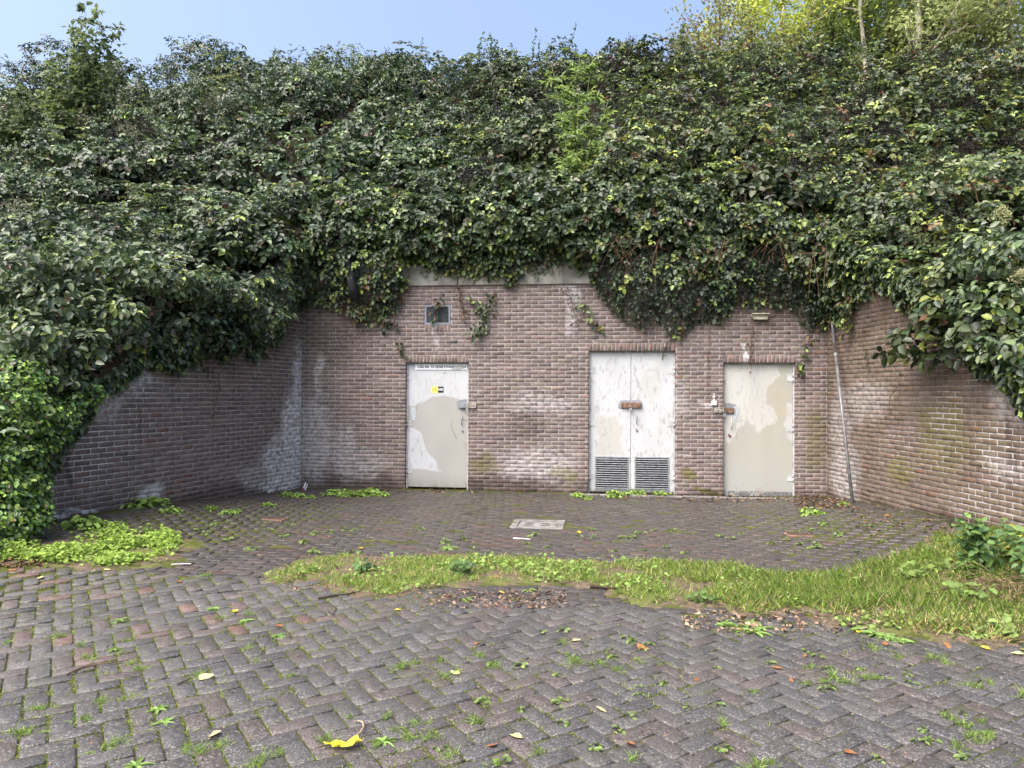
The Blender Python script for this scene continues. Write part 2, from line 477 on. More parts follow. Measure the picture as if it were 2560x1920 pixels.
rp = np.random.default_rng(5)
w_ = 0.1115
ang = math.radians(31)
ca, sa = math.cos(ang), math.sin(ang)
pv = []                                                  # (x, y, rot)
for m in range(-120, 121):
    for n in range(-60, 61):
        for kind in (0, 1):
            a, bb = (m + 2 * n + 1.0, m - 2 * n + 0.5) if kind == 0 else (m + 2 * n + 0.5, m - 2 * n + 2.0)
            x0, y0 = a * w_, bb * w_
            X = ca * x0 - sa * y0; Y = sa * x0 + ca * y0 + 4.0
            if 1.7 < Y < ydiv(np.array(X)) and abs(X) < 0.74 * Y + 0.7:
                pv.append((X, Y, ang + kind * math.pi / 2, True))
row = 0
y = 4.4
d_b = WB.d
while y < 12.6:                                          # stretcher rows running with the back wall
    for k in range(-36, 40):
        s = (k + 0.5 * (row % 2)) * 0.216
        X = s * d_b[0]; Y = y + s * d_b[1]
        if Y >= ydiv(np.array(X)) - 0.02 and Y < yb(X) - 0.1 and X > xl(Y) + 0.1 and X < xr(Y) - 0.1:
            pv.append((X, Y, WB.ang, False))
    y += 0.1115; row += 1
pv = np.array(pv)
own = overgrown(pv[:, 0], pv[:, 1])
keep = ~own | (rp.random(len(pv)) < 0.12)
man_c = ground_px(1345, 1311)[:2]
keep &= ~((np.abs(pv[:, 0] - man_c[0]) < 0.42) & (np.abs(pv[:, 1] - man_c[1]) < 0.30))
pv = pv[keep]
infr = (np.abs(pv[:, 0]) < 0.68 * pv[:, 1]) & (pv[:, 1] > 3.0)
order = np.argsort(np.where(infr, np.hypot(pv[:, 0], pv[:, 1]), 99))
single = set(order[:300].tolist())
pav_var = []
for k in range(36):
    t = paver_template(0.2095, 0.1045, 0.0012, rp)
    cc = paver_color(0.0, 3.5, True, rp)
    me = make_mesh('paver', t, [PAVF], col=np.tile(cc, (12, 1)))
    me.materials.append(M_paver)
    pav_var.append(me)
VV, CC = [], []
for i, (X, Y, r, fr) in enumerate(pv):
    z = float(gz(X, Y)) + rp.normal(0, 0.0022)
    tx, ty = rp.normal(0, 0.012, 2)
    r2 = r + rp.normal(0, 0.012) + (math.pi if rp.random() < 0.5 else 0)
    if i in single:
        o = obj('paver', pav_var[rp.integers(36)], None, pave, (X, Y, z), (tx, ty, r2))
    else:
        t = paver_template(0.2095, 0.1045, 0.0015, rp)
        c_, s_ = math.cos(r2), math.sin(r2)
        VV.append(np.column_stack([X + c_ * t[:, 0] - s_ * t[:, 1], Y + s_ * t[:, 0] + c_ * t[:, 1], z + t[:, 2] + ty * t[:, 0] + tx * t[:, 1]]))
        CC.append(np.tile(paver_color(X, Y, fr > 0.5, rp), (12, 1)))
nn = len(VV)
FF = (PAVF[None] + (np.arange(nn) * 12)[:, None, None]).reshape(-1, 4)
o = obj('pavers', make_mesh('pavers', np.vstack(VV), [FF], col=np.vstack(CC)), M_paver, pave)
tag(o, kind='stuff')

# ------------------------------------------------------------------ brick walls
CH = 0.0625; BP = 0.217; JT = 0.0125
def ztopL(Y): return 1.90 + 0.645 * (Y - 9.13)
def ztopR(Y): return 2.95 + 0.64 * (Y - 9.57)

DOORS = {}
def opening(ul, ur, vt, vb):
    s0, zt = WB.sz(ul, vt); s1, zt2 = WB.sz(ur, vt)
    zt = round((zt + zt2) / 2 / CH) * CH
    zb = WB.sz((ul + ur) / 2, vb)[1]
    return s0, s1, zb, zt
D1 = opening(1014, 1171.5, 904, 1223)
D2 = opening(1472.4, 1689.4, 877, 1236)
D3 = opening(1809, 1990, 904, 1247)
BEAM0 = round(WB.sz(1250, 712)[1] / CH) * CH
BEAM1 = BEAM0 + 0.6
vs0, vz1 = WB.sz(1061, 762); vs1, vz0 = WB.sz(1127, 811)
vz1 = round(vz1 / CH) * CH; vz0 = round(vz0 / CH) * CH
EXC = [(D1[0], D1[1], -1, D1[3]), (D2[0], D2[1], -1, D2[3]), (D3[0], D3[1], -1, D3[3]), (vs0, vs1, vz0, vz1)]
SOLD = [(D1[0], D1[1], D1[3], D1[3] + 2 * CH), (D2[0], D2[1], D2[3], D2[3] + 2 * CH), (D3[0], D3[1], D3[3], D3[3] + 2 * CH), (vs0, vs1, vz0 - 2 * CH, vz0)]

def course_bricks(L, zmax, excl, rng, smin=0.0):
    out = []
    for k in range(-1, int(zmax / CH) + 1):
        z0, z1 = k * CH, k * CH + CH - JT
        if z1 > zmax: break
        ints = [(smin, L)]
        for (a, b_, e0, e1) in excl:
            if z0 + CH / 2 > e0 and z0 + CH / 2 < e1:
                nx = []
                for (p, q) in ints:
                    if b_ <= p or a >= q: nx.append((p, q)); continue
                    if a > p: nx.append((p, a))
                    if b_ < q: nx.append((b_, q))
                ints = nx
        off = (k % 2) * BP / 2 + 0.03
        for (p, q) in ints:
            s = off + math.floor((p - off) / BP) * BP
            while s < q:
                a, e = max(s, p), min(s + BP, q)
                if e - a > 0.028:
                    a2 = a if a == p else a
                    out.append((a + (0.0 if a == p else JT / 2), e - (0.0 if e == q else JT / 2), z0 + JT * 0.5, z1 + JT * 0.5))
                s += BP
    return out

BRF = np.array([[0, 1, 2, 3]] + [[4 + k, 4 + (k + 1) % 4, (k + 1) % 4, k] for k in range(4)] + [[8 + k, 8 + (k + 1) % 4, 4 + (k + 1) % 4, 4 + k] for k in range(4)])
def brick_verts(a, e, z0, z1, rng, j=0.0016):
    q = np.array([[a, z0], [e, z0], [e, z1], [a, z1]]); c_ = q.mean(0)
    inn = c_ + (q - c_) * [max(0.3, 1 - 0.010 / max(e - a, .03)), 1 - 0.010 / (z1 - z0)]
    y0 = rng.normal(0, 0.0013)
    v = np.vstack([np.column_stack([inn[:, 0], np.full(4, y0), inn[:, 1]]), np.column_stack([q[:, 0], np.full(4, 0.0045), q[:, 1]]), np.column_stack([q[:, 0], np.full(4, 0.1), q[:, 1]])])
    v[:8] += rng.normal(0, j, (8, 3)) * [1.3, 0.5, 1]
    return v
PAL = np.array([[.180, .140, .131], [.172, .135, .127], [.192, .148, .137], [.152, .123, .117], [.188, .137, .124], [.176, .140, .132], [.185, .143, .133], [.180, .150, .124]])
def brick_color(rng, mul):
    c = PAL[rng.integers(len(PAL))] * rng.uniform(0.88, 1.12)
    if rng.random() < 0.012: c = np.array([.21, .13, .105])
    return c * mul

def clip_poly(poly, a, b_):                              # keep z <= a + b*s
    out = []
    for i in range(len(poly)):
        p, q = poly[i], poly[(i + 1) % len(poly)]
        fp, fq = a + b_ * p[0] - p[1], a + b_ * q[0] - q[1]
        if fp >= 0: out.append(p)
        if fp * fq < 0:
            t = fp / (fp - fq); out.append((p[0] + t * (q[0] - p[0]), p[1] + t * (q[1] - p[1])))
    return out

def build_wall(name, label, W, rects, soldiers, mbrick, mmort, core_polys, mul, rng, clip=None, coping=None, pick=None):
    root = empty(name, (W.o[0], W.o[1], 0), W.ang)
    tag(root, label, 'wall')
    core = MB()
    for poly in core_polys: core.prism(poly, 0.0065, 0.30)
    core.build('mortar', mmort, root)
    full, rest, cut = [], [], []
    for r in rects:
        a, e, z0, z1 = r
        if clip:
            tops = [clip[0] + clip[1] * a, clip[0] + clip[1] * e]
            if min(tops) < z1:
                if max(tops) > z0 + 0.01: cut.append(r)
                continue
        (full if abs((e - a) - (BP - JT)) < 0.002 and z0 > 0.02 else rest).append(r)
    def score(r):
        p = W.world((r[0] + r[1]) / 2, 0, (r[2] + r[3]) / 2)[0]
        return math.hypot(p[0], p[1]) + (50 if pick and not pick(r) else 0)
    full.sort(key=score)
    var = []
    for k in range(30):
        v = brick_verts(-(BP - JT) / 2, (BP - JT) / 2, -(CH - JT) / 2, (CH - JT) / 2, rng)
        me = make_mesh('brick', v, [BRF], col=np.tile(brick_color(rng, mul), (12, 1)))
        me.materials.append(mbrick); var.append(me)
    for (a, e, z0, z1) in full[:300]:
        obj('brick', var[rng.integers(30)], None, root, ((a + e) / 2, rng.normal(0, 0.001), (z0 + z1) / 2), (rng.normal(0, .01), rng.normal(0, .006), 0))
    V, C_ = [], []
    for r in full[300:] + rest:
        V.append(brick_verts(*r, rng)); C_.append(np.tile(brick_color(rng, mul), (12, 1)))
    n = len(V)
    faces = [(BRF[None] + (np.arange(n) * 12)[:, None, None]).reshape(-1, 4)]
    V = np.vstack(V); C_ = np.vstack(C_)
    o = obj('bricks', make_mesh('bricks', V, faces, col=C_), mbrick, root); tag(o, kind='stuff')
    if cut:
        m = MB()
        for (a, e, z0, z1) in cut:
            p = clip_poly([(a, z0), (e, z0), (e, z1), (a, z1)], *clip)
            if len(p) >= 3: m.prism(p, rng.normal(0, .001), 0.1, col=tuple(brick_color(rng, mul)))
        o = m.build('cut_bricks', mbrick, root, color=True); tag(o, kind='stuff')
    for sb in soldiers:
        (a, e, z0, z1) = sb
        nb = max(3, round((e - a) / 0.0595)); stp = (e - a) / nb
        for k in range(nb):
            v = brick_verts(-stp / 2 + 0.005, stp / 2 - 0.005, -(z1 - z0) / 2 + 0.005, (z1 - z0) / 2 - 0.005, rng)
            me = make_mesh('soldier_brick', v, [BRF], col=np.tile(brick_color(rng, mul * np.array([1.02, .97, .95])), (12, 1)))
            obj('soldier_brick', me, mbrick, root, (a + (k + .5) * stp, -0.001, (z0 + z1) / 2))
    if coping:
        (s0, s1) = coping
        a0, b0 = clip
        m = MB(); th = math.atan(b0); ct, st_ = math.cos(th), math.sin(th)
        n = int((s1 - s0) / ct / 0.061)
        for k in range(n):
            for ring in (0,):
                bs = s0 + (k + .5) * 0.061 * ct; bz = a0 + b0 * bs
                hw, hh = 0.0255, 0.108
                pl = [(bs + ct * x - st_ * zz, bz + st_ * x + ct * zz) for x, zz in ((-hw, 0.004), (hw, 0.004), (hw, hh + rng.normal(0, .002)), (-hw, hh + rng.normal(0, .002)))]
                m.prism(pl, -0.004 + rng.normal(0, .0015), 0.22, col=tuple(brick_color(rng, mul * .85)))
        o = m.build('coping_bricks', mbrick, root, color=True); tag(o, kind='stuff')
        c2 = MB()
        cm = [(s, a0 + b0 * s) for s in (s0, s1)]
        hh = 0.10
        c2.prism([(cm[0][0], cm[0][1] - 0.01), (cm[1][0], cm[1][1] - 0.01), (cm[1][0] - st_ * hh, cm[1][1] + ct * hh), (cm[0][0] - st_ * hh, cm[0][1] + ct * hh)], 0.006, 0.215)
        c2.build('coping_mortar', mmort, root)
    return root

rw = np.random.default_rng(3)
MORT = (0.40, 0.37, 0.35)
sc_ = lambda W, u, v: W.sz(u, v)
def pb(W, u, v, ru, rv, amt):                            # stain or painted shade patch given by its pixel box
    s, z = W.sz(u, v); px = F / W.world(s, 0, 0)[0][1]
    k = px * max(0.25, abs(W.d[0]) + 0.35 * abs(W.d[1]))
    return (s, z, ru / k, rv / px, amt)

wh_b = [pb(WB, 790, 1090, 60, 150, .55), pb(WB, 800, 930, 14, 60, .5), pb(WB, 793, 1000, 12, 90, .5), pb(WB, 860, 1130, 45, 90, .42), pb(WB, 915, 1160, 70, 45, .35),
        pb(WB, 1350, 1160, 130, 60, .42), pb(WB, 1300, 1175, 50, 25, .5), pb(WB, 1430, 760, 22, 120, .5), pb(WB, 1410, 640, 40, 120, .4), pb(WB, 1088, 840, 10, 60, .45),
        pb(WB, 1856, 875, 10, 25, .95), pb(WB, 1862, 893, 14, 14, .95), pb(WB, 1350, 1010, 130, 30, .35), pb(WB, 1780, 1015, 40, 10, .55), pb(WB, 2010, 800, 25, 40, .35), pb(WB, 1700, 1005, 30, 60, .25)]
gr_b = [pb(WB, 1210, 1160, 60, 40, .6), pb(WB, 1410, 1187, 60, 24, .8), pb(WB, 1720, 1190, 30, 30, .7), pb(WB, 1770, 1225, 60, 16, .8), pb(WB, 2040, 1100, 45, 130, .55), pb(WB, 960, 1180, 50, 20, .4)]
damp_shade_b = [(1.0, -0.02, 1.6, 0.34, .85), (3.3, -0.02, 1.6, 0.36, .9), (5.2, 0.0, 1.2, .3, .8), (7.4, 0.0, 1.4, .26, .7)] + [pb(WB, 1310, 1050, 60, 55, .45), pb(WB, 1335, 1065, 50, 14, .4), pb(WB, 830, 800, 160, 150, .6), pb(WB, 1960, 770, 160, 90, .55)]  # damp foot and marks, then shade painted below the overhanging leaves
wh_l = [pb(WL, 746, 1060, 26, 260, 1.0), pb(WL, 728, 1090, 40, 150, 1.0), pb(WL, 735, 1180, 60, 70, .9), pb(WL, 715, 1206, 90, 22, 1.0), pb(WL, 690, 1150, 50, 80, .8), pb(WL, 382, 1240, 34, 44, .75),
        pb(WL, 330, 945, 60, 40, .5), pb(WL, 260, 1000, 60, 50, .4), pb(WL, 190, 1283, 60, 10, .7), pb(WL, 640, 1190, 60, 40, .35)]
wh_lm = wh_l + [pb(WL, 235, 1130, 60, 120, .9), pb(WL, 330, 960, 90, 70, .9), pb(WL, 290, 1080, 90, 110, .45)]
damp_shade_l = [(0.5, 0.0, 2.0, .45, .6), (2.5, 0.0, 2.0, .4, .7), pb(WL, 172, 1160, 9, 100, .8), pb(WL, 560, 880, 160, 70, .6), pb(WL, 700, 800, 80, 120, .7)]  # damp foot and streak; the closing patches paint shade under hanging growth
wh_r = [pb(WR, 2110, 1180, 40, 110, .5), pb(WR, 2100, 1060, 30, 120, .35), pb(WR, 2160, 1000, 60, 70, .3), pb(WR, 2505, 1165, 40, 45, .3), pb(WR, 2540, 1010, 60, 60, .28)]
wh_rm = wh_r + [pb(WR, 2360, 1060, 40, 150, .75), pb(WR, 2500, 1140, 60, 130, .95), pb(WR, 2380, 860, 140, 70, .65), pb(WR, 2300, 1130, 110, 80, .55), pb(WR, 2470, 1270, 110, 70, .8), pb(WR, 2490, 950, 60, 40, .8)]
gr_r = [pb(WR, 2350, 1090, 70, 170, .55), pb(WR, 2250, 1170, 40, 60, .6), pb(WR, 2430, 1120, 60, 120, .4)]
damp_shade_r = [(1.0, 0.0, 1.6, .22, .7), (3.2, .1, 1.6, .24, .6), pb(WR, 2150, 780, 90, 90, .5), pb(WR, 2525, 1100, 8, 130, .6)]  # damp foot and streak, plus foliage shade painted high by the corner
MBb = wall_material('brick_back', WB, None, wh_b, gr_b, damp_shade_b)
MMb = wall_material('mortar_back', WB, MORT, wh_b, gr_b, damp_shade_b, mortar=True)
MBl = wall_material('brick_left', WL, None, wh_l, (), damp_shade_l, streak=.25)
MMl = wall_material('mortar_left', WL, tuple(x * .92 for x in MORT), wh_lm, (), damp_shade_l, mortar=True)
MBr = wall_material('brick_right', WR, None, wh_r, gr_r, damp_shade_r, streak=.5, olive=.55)
MMr = wall_material('mortar_right', WR, tuple(x * .55 for x in MORT), wh_rm, gr_r, damp_shade_r, mortar=True, streak=.4, olive=.4)

# back wall core pieces round the openings
g0 = 0.004
xs = [-0.15, D1[0] - g0, D1[1] + g0, D2[0] - g0, D2[1] + g0, D3[0] - g0, D3[1] + g0, WB.L + 0.15]
core = []
def rect(a, e, z0, z1): return [(a, z0), (e, z0), (e, z1), (a, z1)]
vent_in = lambda a, e: vs0 > a and vs1 < e
for k in range(7):
    a, e = xs[k], xs[k + 1]
    z0 = -0.25 if k % 2 == 0 else {1: D1, 3: D2, 5: D3}[k][3] + g0
    core.append(rect(a, e, z0, vz0))
    core.append(rect(a, e, vz1, BEAM0 + 0.3))
core_mid = [rect(-0.15, vs0, vz0, vz1), rect(vs1, WB.L + 0.15, vz0, vz1)]
core += core_mid
rb = course_bricks(WB.L, BEAM0, EXC + SOLD, rw)
back_wall = build_wall('brick_wall', 'brown brick rear wall with three pale steel doors', WB, rb, SOLD, MBb, MMb, core, np.array([1.0, 1.0, 1.0]), rw,
                       pick=lambda r: 0.35 < r[2] < 2.6)
M_conc = plain('weathered_concrete', (0.27, 0.265, 0.235), 0.9, 0.2, var=0.35, scale=3.0, bump=0.3)
bm = MB().box(-0.05, 2.62, -0.03, 0.36, BEAM0 + 0.002, BEAM1, 0.008)
bm.box(2.632, 5.3, -0.03, 0.36, BEAM0 + 0.002, BEAM1, 0.008)
bm.box(5.312, WB.L + 0.05, -0.03, 0.36, BEAM0 + 0.002, BEAM1, 0.008)
bm.build('concrete_beam', M_conc, back_wall)

def wing(name, label, W, ztop, mb, mm, mul, ends, pick=None):
    s_of = lambda Y: (Y - W.o[1]) / W.d[1]
    b_ = (ztop(W.o[1] + W.d[1]) - ztop(W.o[1]))
    a_ = ztop(W.o[1]) - 0.115
    cap = BEAM1
    rects = course_bricks(W.L - ends[1], cap, [], rw, ends[0])
    lo, hi = ends[0], W.L - ends[1]
    pts = [(lo, -0.25), (hi, -0.25)]
    z_hi, z_lo = min(cap, a_ + b_ * hi), min(cap, a_ + b_ * lo)
    pts.append((hi, z_hi))
    sc2 = (cap - a_) / b_
    if lo < sc2 < hi: pts.append((sc2, cap))
    pts.append((lo, z_lo))
    cs = (lo, min(hi, sc2)) if b_ > 0 else (max(lo, sc2), hi)
    return build_wall(name, label, W, rects, [], mb, mm, [pts], mul, rw, clip=(a_, b_), coping=cs, pick=pick)
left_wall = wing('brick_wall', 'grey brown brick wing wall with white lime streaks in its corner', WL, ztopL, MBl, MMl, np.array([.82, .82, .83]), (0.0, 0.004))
right_wall = wing('brick_wall', 'warm brown brick wing wall with sloping coping and leaning pole', WR, ztopR, MBr, MMr, np.array([.86, .79, .71]), (0.004, 0.0),
                  pick=lambda r: r[1] < 4.4)

# ------------------------------------------------------------------ doors
def to_door(root_s, root_off):
    def P(u, v):
        s, z = WB.sz(u, v, -root_off)
        return s - root_s, z
    return P

b = NB('door_paint'); P = b.pos(); at = b.attr()
nz = b.noise(b.scaled(P, (26.0, 26.0, 7.0)), 1.0, 3, 0.6)
nf = b.noise(P, 5, 5, 0.6)
peel = at.outputs['Alpha']
nz2 = b.noise(b.scaled(P, (60.0, 60.0, 20.0)), 1.0, 3, 0.6)
fl = b.math('MULTIPLY', b.math('MAXIMUM', b.ramp(nz, 0.55, 0.60), b.math('MULTIPLY', b.ramp(nz2, 0.60, 0.64), 0.8)), b.math('MULTIPLY', peel, b.ramp(nf, 0.38, 0.56)))
c = b.mix(fl, at.outputs['Color'], (0.36, 0.36, 0.355))
c = b.mix(b.math('MULTIPLY', b.ramp(b.noise(b.scaled(P, (40.0, 40.0, 1.6)), 1.0, 4, 0.6), 0.5, 0.75), 0.22), c, (0.42, 0.41, 0.37))
M_door = b.out(c, 0.55, 0.35, bump=b.noise(P, 30, 4), bstr=0.12)
M_frame = plain('frame_paint', (0.45, 0.46, 0.46), 0.6, 0.3, var=0.2, scale=9)
M_steel = plain('grey_steel', (0.27, 0.29, 0.31), 0.45, 0.5, 0.3, var=0.25, scale=20)
M_galv = plain('galvanised_steel', (0.36, 0.38, 0.40), 0.4, 0.5, 0.55, var=0.3, scale=25)
M_rust = plain('rusty_steel', (0.20, 0.125, 0.085), 0.8, 0.3, 0.1, var=0.5, scale=30, bump=0.4)
M_rust2 = plain('grey_rusty_plate', (0.30, 0.27, 0.24), 0.7, 0.3, 0.1, var=0.45, scale=28, bump=0.4)
M_dark = plain('dark_gap', (0.012, 0.012, 0.012), 0.9, 0.1)
M_black = plain('black_rubber', (0.02, 0.02, 0.022), 0.6, 0.3)
M_smear = plain('grey_primer', (0.24, 0.255, 0.28), 0.7, 0.3, var=0.2, scale=14)
M_white = plain('white_plastic', (0.72, 0.72, 0.70), 0.5, 0.4, var=0.08)
M_signw = plain('white_sign_film', (0.84, 0.86, 0.88), 0.4, 0.4, var=0.04)
M_ink = plain('black_print', (0.03, 0.032, 0.038), 0.5, 0.3, var=0.1)
M_yel = plain('yellow_film', (0.82, 0.74, 0.16), 0.4, 0.4, var=0.04)
M_navy = plain('dark_blue_film', (0.035, 0.033, 0.06), 0.4, 0.4, var=0.08)
M_plate = plain('grey_ghost_film', (0.50, 0.52, 0.52), 0.5, 0.35, var=0.08)
M_tape = plain('silver_tape', (0.55, 0.60, 0.66), 0.3, 0.5, 0.4, var=0.35, scale=60, bump=0.5)
M_brass = plain('padlock_body', (0.55, 0.55, 0.56), 0.35, 0.5, 0.6, var=0.15)
M_conc2 = plain('concrete_kerb', (0.17, 0.165, 0.155), 0.9, 0.2, var=0.35, scale=8, bump=0.35)

def vnoise(x, y, seed):                                  # cheap smooth value noise on arrays
    rng = np.random.default_rng(seed); T = rng.random((64, 64))
    xi = np.floor(x).astype(int); yi = np.floor(y).astype(int)
    fx = x - xi; fy = y - yi
    fx = fx * fx * (3 - 2 * fx); fy = fy * fy * (3 - 2 * fy)
    g_ = lambda a, b_: T[a % 64, b_ % 64]
    return (g_(xi, yi) * (1 - fx) + g_(xi + 1, yi) * fx) * (1 - fy) + (g_(xi, yi + 1) * (1 - fx) + g_(xi + 1, yi + 1) * fx) * fy

def door_leaf(name, x0, x1, z0, z1, y0, th, paint, parent):
    """leaf whose front is a fine grid carrying its paint wear"""
    nx = max(3, int((x1 - x0) / 0.009)); nz_ = int((z1 - z0) / 0.009)
    X, Z = np.meshgrid(np.linspace(x0, x1, nx), np.linspace(z0, z1, nz_))
    dish = 0.002 * (vnoise(X * 3, Z * 2, 5) - .5)
    v = np.column_stack([X.ravel(), (y0 + dish).ravel(), Z.ravel()])
    i = np.arange(nx - 1)[None] + np.arange(nz_ - 1)[:, None] * nx
    f = np.stack([i, i + 1, i + nx + 1, i + nx], -1).reshape(-1, 4)
    n = len(v)
    ex = np.array([(x0, y0, z0), (x1, y0, z0), (x1, y0, z1), (x0, y0, z1), (x0, y0 + th, z0), (x1, y0 + th, z0), (x1, y0 + th, z1), (x0, y0 + th, z1)])
    f2 = np.array([(0, 4, 5, 1), (1, 5, 6, 2), (2, 6, 7, 3), (3, 7, 4, 0), (4, 7, 6, 5)]) + n
    c_ = paint(X.ravel(), Z.ravel())
    c_ = np.vstack([c_, np.tile([.45, .45, .43, 0], (8, 1))])
    me = make_mesh(name, np.vstack([v, ex]), [f, f2], col=c_)
    return obj(name, me, M_door, parent)

def poly_mask(poly, X, Z, soft=0.0, seed=1, amp=0.02):
    acc = 0
    for k in range(3):                                    # feathered, ragged edge
        dx = amp * 2 * ((vnoise(X * 14, Z * 9, seed) - .5) + .7 * (vnoise(X * 45 + k, Z * 22, seed + 3) - .5)) + .004 * (k - 1)
        dz = amp * 2 * ((vnoise(X * 14, Z * 9, seed + 9) - .5) + 1.2 * (vnoise(X * 55 + k, Z * 10, seed + 5) - .5)) + .004 * (k - 1)
        acc = acc + inside(np.array(poly), X + dx, Z + dz)
    return acc / 3.0
def poly_mask_old(poly, X, Z, soft=0.0, seed=1, amp=0.02):
    return inside(np.array(poly), X + amp * (vnoise(X * 14, Z * 14, seed) - .5) * 2, Z + amp * (vnoise(X * 14, Z * 14, seed + 9) - .5) * 2).astype(float)

def hinge(parent, x0, x1, z0, z1, y, knuckle_left):
    m = MB().box(x0, x1, y - 0.006, y + 0.002, z0, z1, 0.001)
    h = m.build('hinge', M_frame, parent)
    k = MB(); kx = x0 - 0.012 if knuckle_left else x1 + 0.012
    k.tube([(kx, y - 0.012, z0 - 0.01), (kx, y - 0.012, (z0 + z1) / 2)], 0.011, 10)
    k.tube([(kx, y - 0.012, (z0 + z1) / 2 + 0.003), (kx, y - 0.012, z1 + 0.01)], 0.011, 10)
    k.build('knuckle', M_frame, h, smooth=True)

def frame_for(parent, w, z0, z1, y, fw=0.028, side=(True, True)):
    m = MB()
    if side[0]: m.box(0.002, fw, y - 0.012, y + 0.06, z0, z1 - 0.002, 0.002)
    if side[1]: m.box(w - fw, w - 0.002, y - 0.012, y + 0.06, z0, z1 - 0.002, 0.002)
    m.box(fw, w - fw, y - 0.004, y + 0.06, z1 - 0.022, z1 - 0.002, 0.002)
    m.build('frame', M_frame, parent)
    MB().box(-0.003, w + 0.003, y + 0.055, y + 0.09, z0 - 0.1, z1 + 0.004).build('dark_backing', M_dark, parent)

def text_part(body, x, z, y, h, mat, parent, sx=1.0, bold=0.0):
    cu = bpy.data.curves.new('lettering', 'FONT')
    cu.body = body; cu.size = h / 0.70; cu.extrude = 0.0004; cu.offset = bold; cu.resolution_u = 3
    t = bpy.data.objects.new('tmp', cu); COL.objects.link(t)
    dg = bpy.context.evaluated_depsgraph_get()
    me = bpy.data.meshes.new_from_object(t.evaluated_get(dg))
    bpy.data.objects.remove(t)
    n = len(me.vertices); co = np.zeros(n * 3, np.float32); me.vertices.foreach_get('co', co); co = co.reshape(-1, 3)
    out = np.column_stack([x + co[:, 0] * sx, y - co[:, 2] * 1.0, z + co[:, 1]])
    me.vertices.foreach_set('co', out.astype(np.float32).ravel()); me.update()
    me.materials.clear(); me.name = 'lettering'
    return obj('lettering', me, mat, parent), float((co[:, 0] * sx).max())

def rusty(c_, X, Z, w, seed):                             # rust and grime creeping in from the foot and edges
    e = np.minimum(X, w - X)
    k = sstep(.16, .0, Z + .10 * vnoise(X * 18, X * 0 + 2, seed)) * sstep(.35, .75, vnoise(X * 30, Z * 14, seed + 1)) + .7 * sstep(.05, .02, e) * sstep(.62, .8, vnoise(X * 9, Z * 9, seed + 2))
    k = np.clip(k, 0, 1)[:, None] * .75
    scr = (sstep(.03, .0, np.abs(vnoise(X * 2.2, Z * 4.2 + X * 2, seed + 4) - .5)) * sstep(.74, .82, vnoise(X * 5, Z * 3, seed + 6)))[:, None] * .6
    c_ = c_ * (1 - scr) + np.array([.16, .15, .14]) * scr
    return c_ * (1 - k) + np.array([.13, .085, .055]) * k
WHITE = np.array([.50, .52, .54]); BEIGE = np.array([.37, .365, .345]); CREAM = np.array([.41, .405, .35])
OFF = 0.075                                              # door faces sit this far behind the brick face

def door_root(D, label):
    p = WB.world(D[0], 0.0, 0.0)[0]
    r = empty('steel_door', (p[0], p[1], 0), WB.ang)
    tag(r, label, 'door')
    return r, to_door(D[0], OFF), D[1] - D[0]

M_slat = plain('dull_zinc_slat', (0.20, 0.215, 0.23), 0.5, 0.4, 0.3, var=0.3, scale=25)
# --- door with the number strip
R1, P1, w1 = door_root(D1, 'single pale steel door with a white number strip and yellow sticker')
c2 = lambda x, y: P1(980 + x / 4.365, 880 + y / 4.365)
A = c2(165, 130); B_ = c2(828, 1490)
W1 = [c2(*p) for p in [(150, 800), (240, 838), (300, 865), (325, 900), (350, 1000), (395, 1110), (440, 1150), (485, 1185), (510, 1260), (545, 1320), (430, 1290), (300, 1270), (150, 1285)]]
T1 = [c2(*p) for p in [(140, 60), (860, 60), (860, 545), (780, 545), (730, 510), (660, 488), (560, 480), (440, 488), (370, 530), (300, 570), (220, 590), (140, 570)]]
def paint1(X, Z):
    m = np.clip(poly_mask(T1, X, Z, seed=3, amp=.006) + poly_mask(W1, X, Z, seed=5, amp=.008), 0, 1)
    bot = sstep(0.28, 0.0, Z) * (0.35 + 0.65 * vnoise(X * 60, Z * 4, 8))
    c_ = BEIGE[None] * (1 - m[:, None]) + WHITE[None] * m[:, None]
    c_ *= (0.95 + 0.10 * vnoise(X * 5, Z * 3, 2))[:, None]
    c_ = c_ * (1 - 0.55 * bot[:, None]) + np.array([.2, .19, .165]) * 0.55 * bot[:, None]
    low = poly_mask(W1, X, Z)
    c_ = rusty(c_, X, Z, w1, 61)
    return np.column_stack([c_, np.clip(m * (0.45 + low * 0.9), 0, 1)])
z1_ = D1[3]
frame_for(R1, w1, 0.0, z1_, OFF)
leaf = door_leaf('door_leaf', 0.03, w1 - 0.012, 0.035, z1_ - 0.026, OFF, 0.04, paint1, R1)
for (ya, yb_) in ((235, 305), (745, 815), (1255, 1320)):
    x0, zt = c2(163, ya); x1, zb = c2(222, yb_)
    hinge(R1, max(x0, 0.03), x1, zb, zt, OFF, True)
x0, zt = c2(255, 133); x1, zb = c2(822, 193)
ys_ = OFF - 0.012
strip = MB().box(x0, x1, ys_, OFF + 0.002, zb, zt, 0.0005).build('number_strip', M_signw, R1)
t_, wd = text_part('2 003 446  GV GENIE KWAAKLAAN 10', x0 + 0.035, zb + (zt - zb) * 0.27, ys_ - 0.0005, (zt - zb) * 0.52, M_ink, strip, 0.62, 0.0022)
sc_x = (x1 - x0 - 0.055) / wd
co = np.zeros(len(t_.data.vertices) * 3, np.float32); t_.data.vertices.foreach_get('co', co); co = co.reshape(-1, 3)
co[:, 0] = x0 + 0.035 + (co[:, 0] - x0 - 0.035) * sc_x * 1.0; t_.data.vertices.foreach_set('co', co.ravel()); t_.data.update()
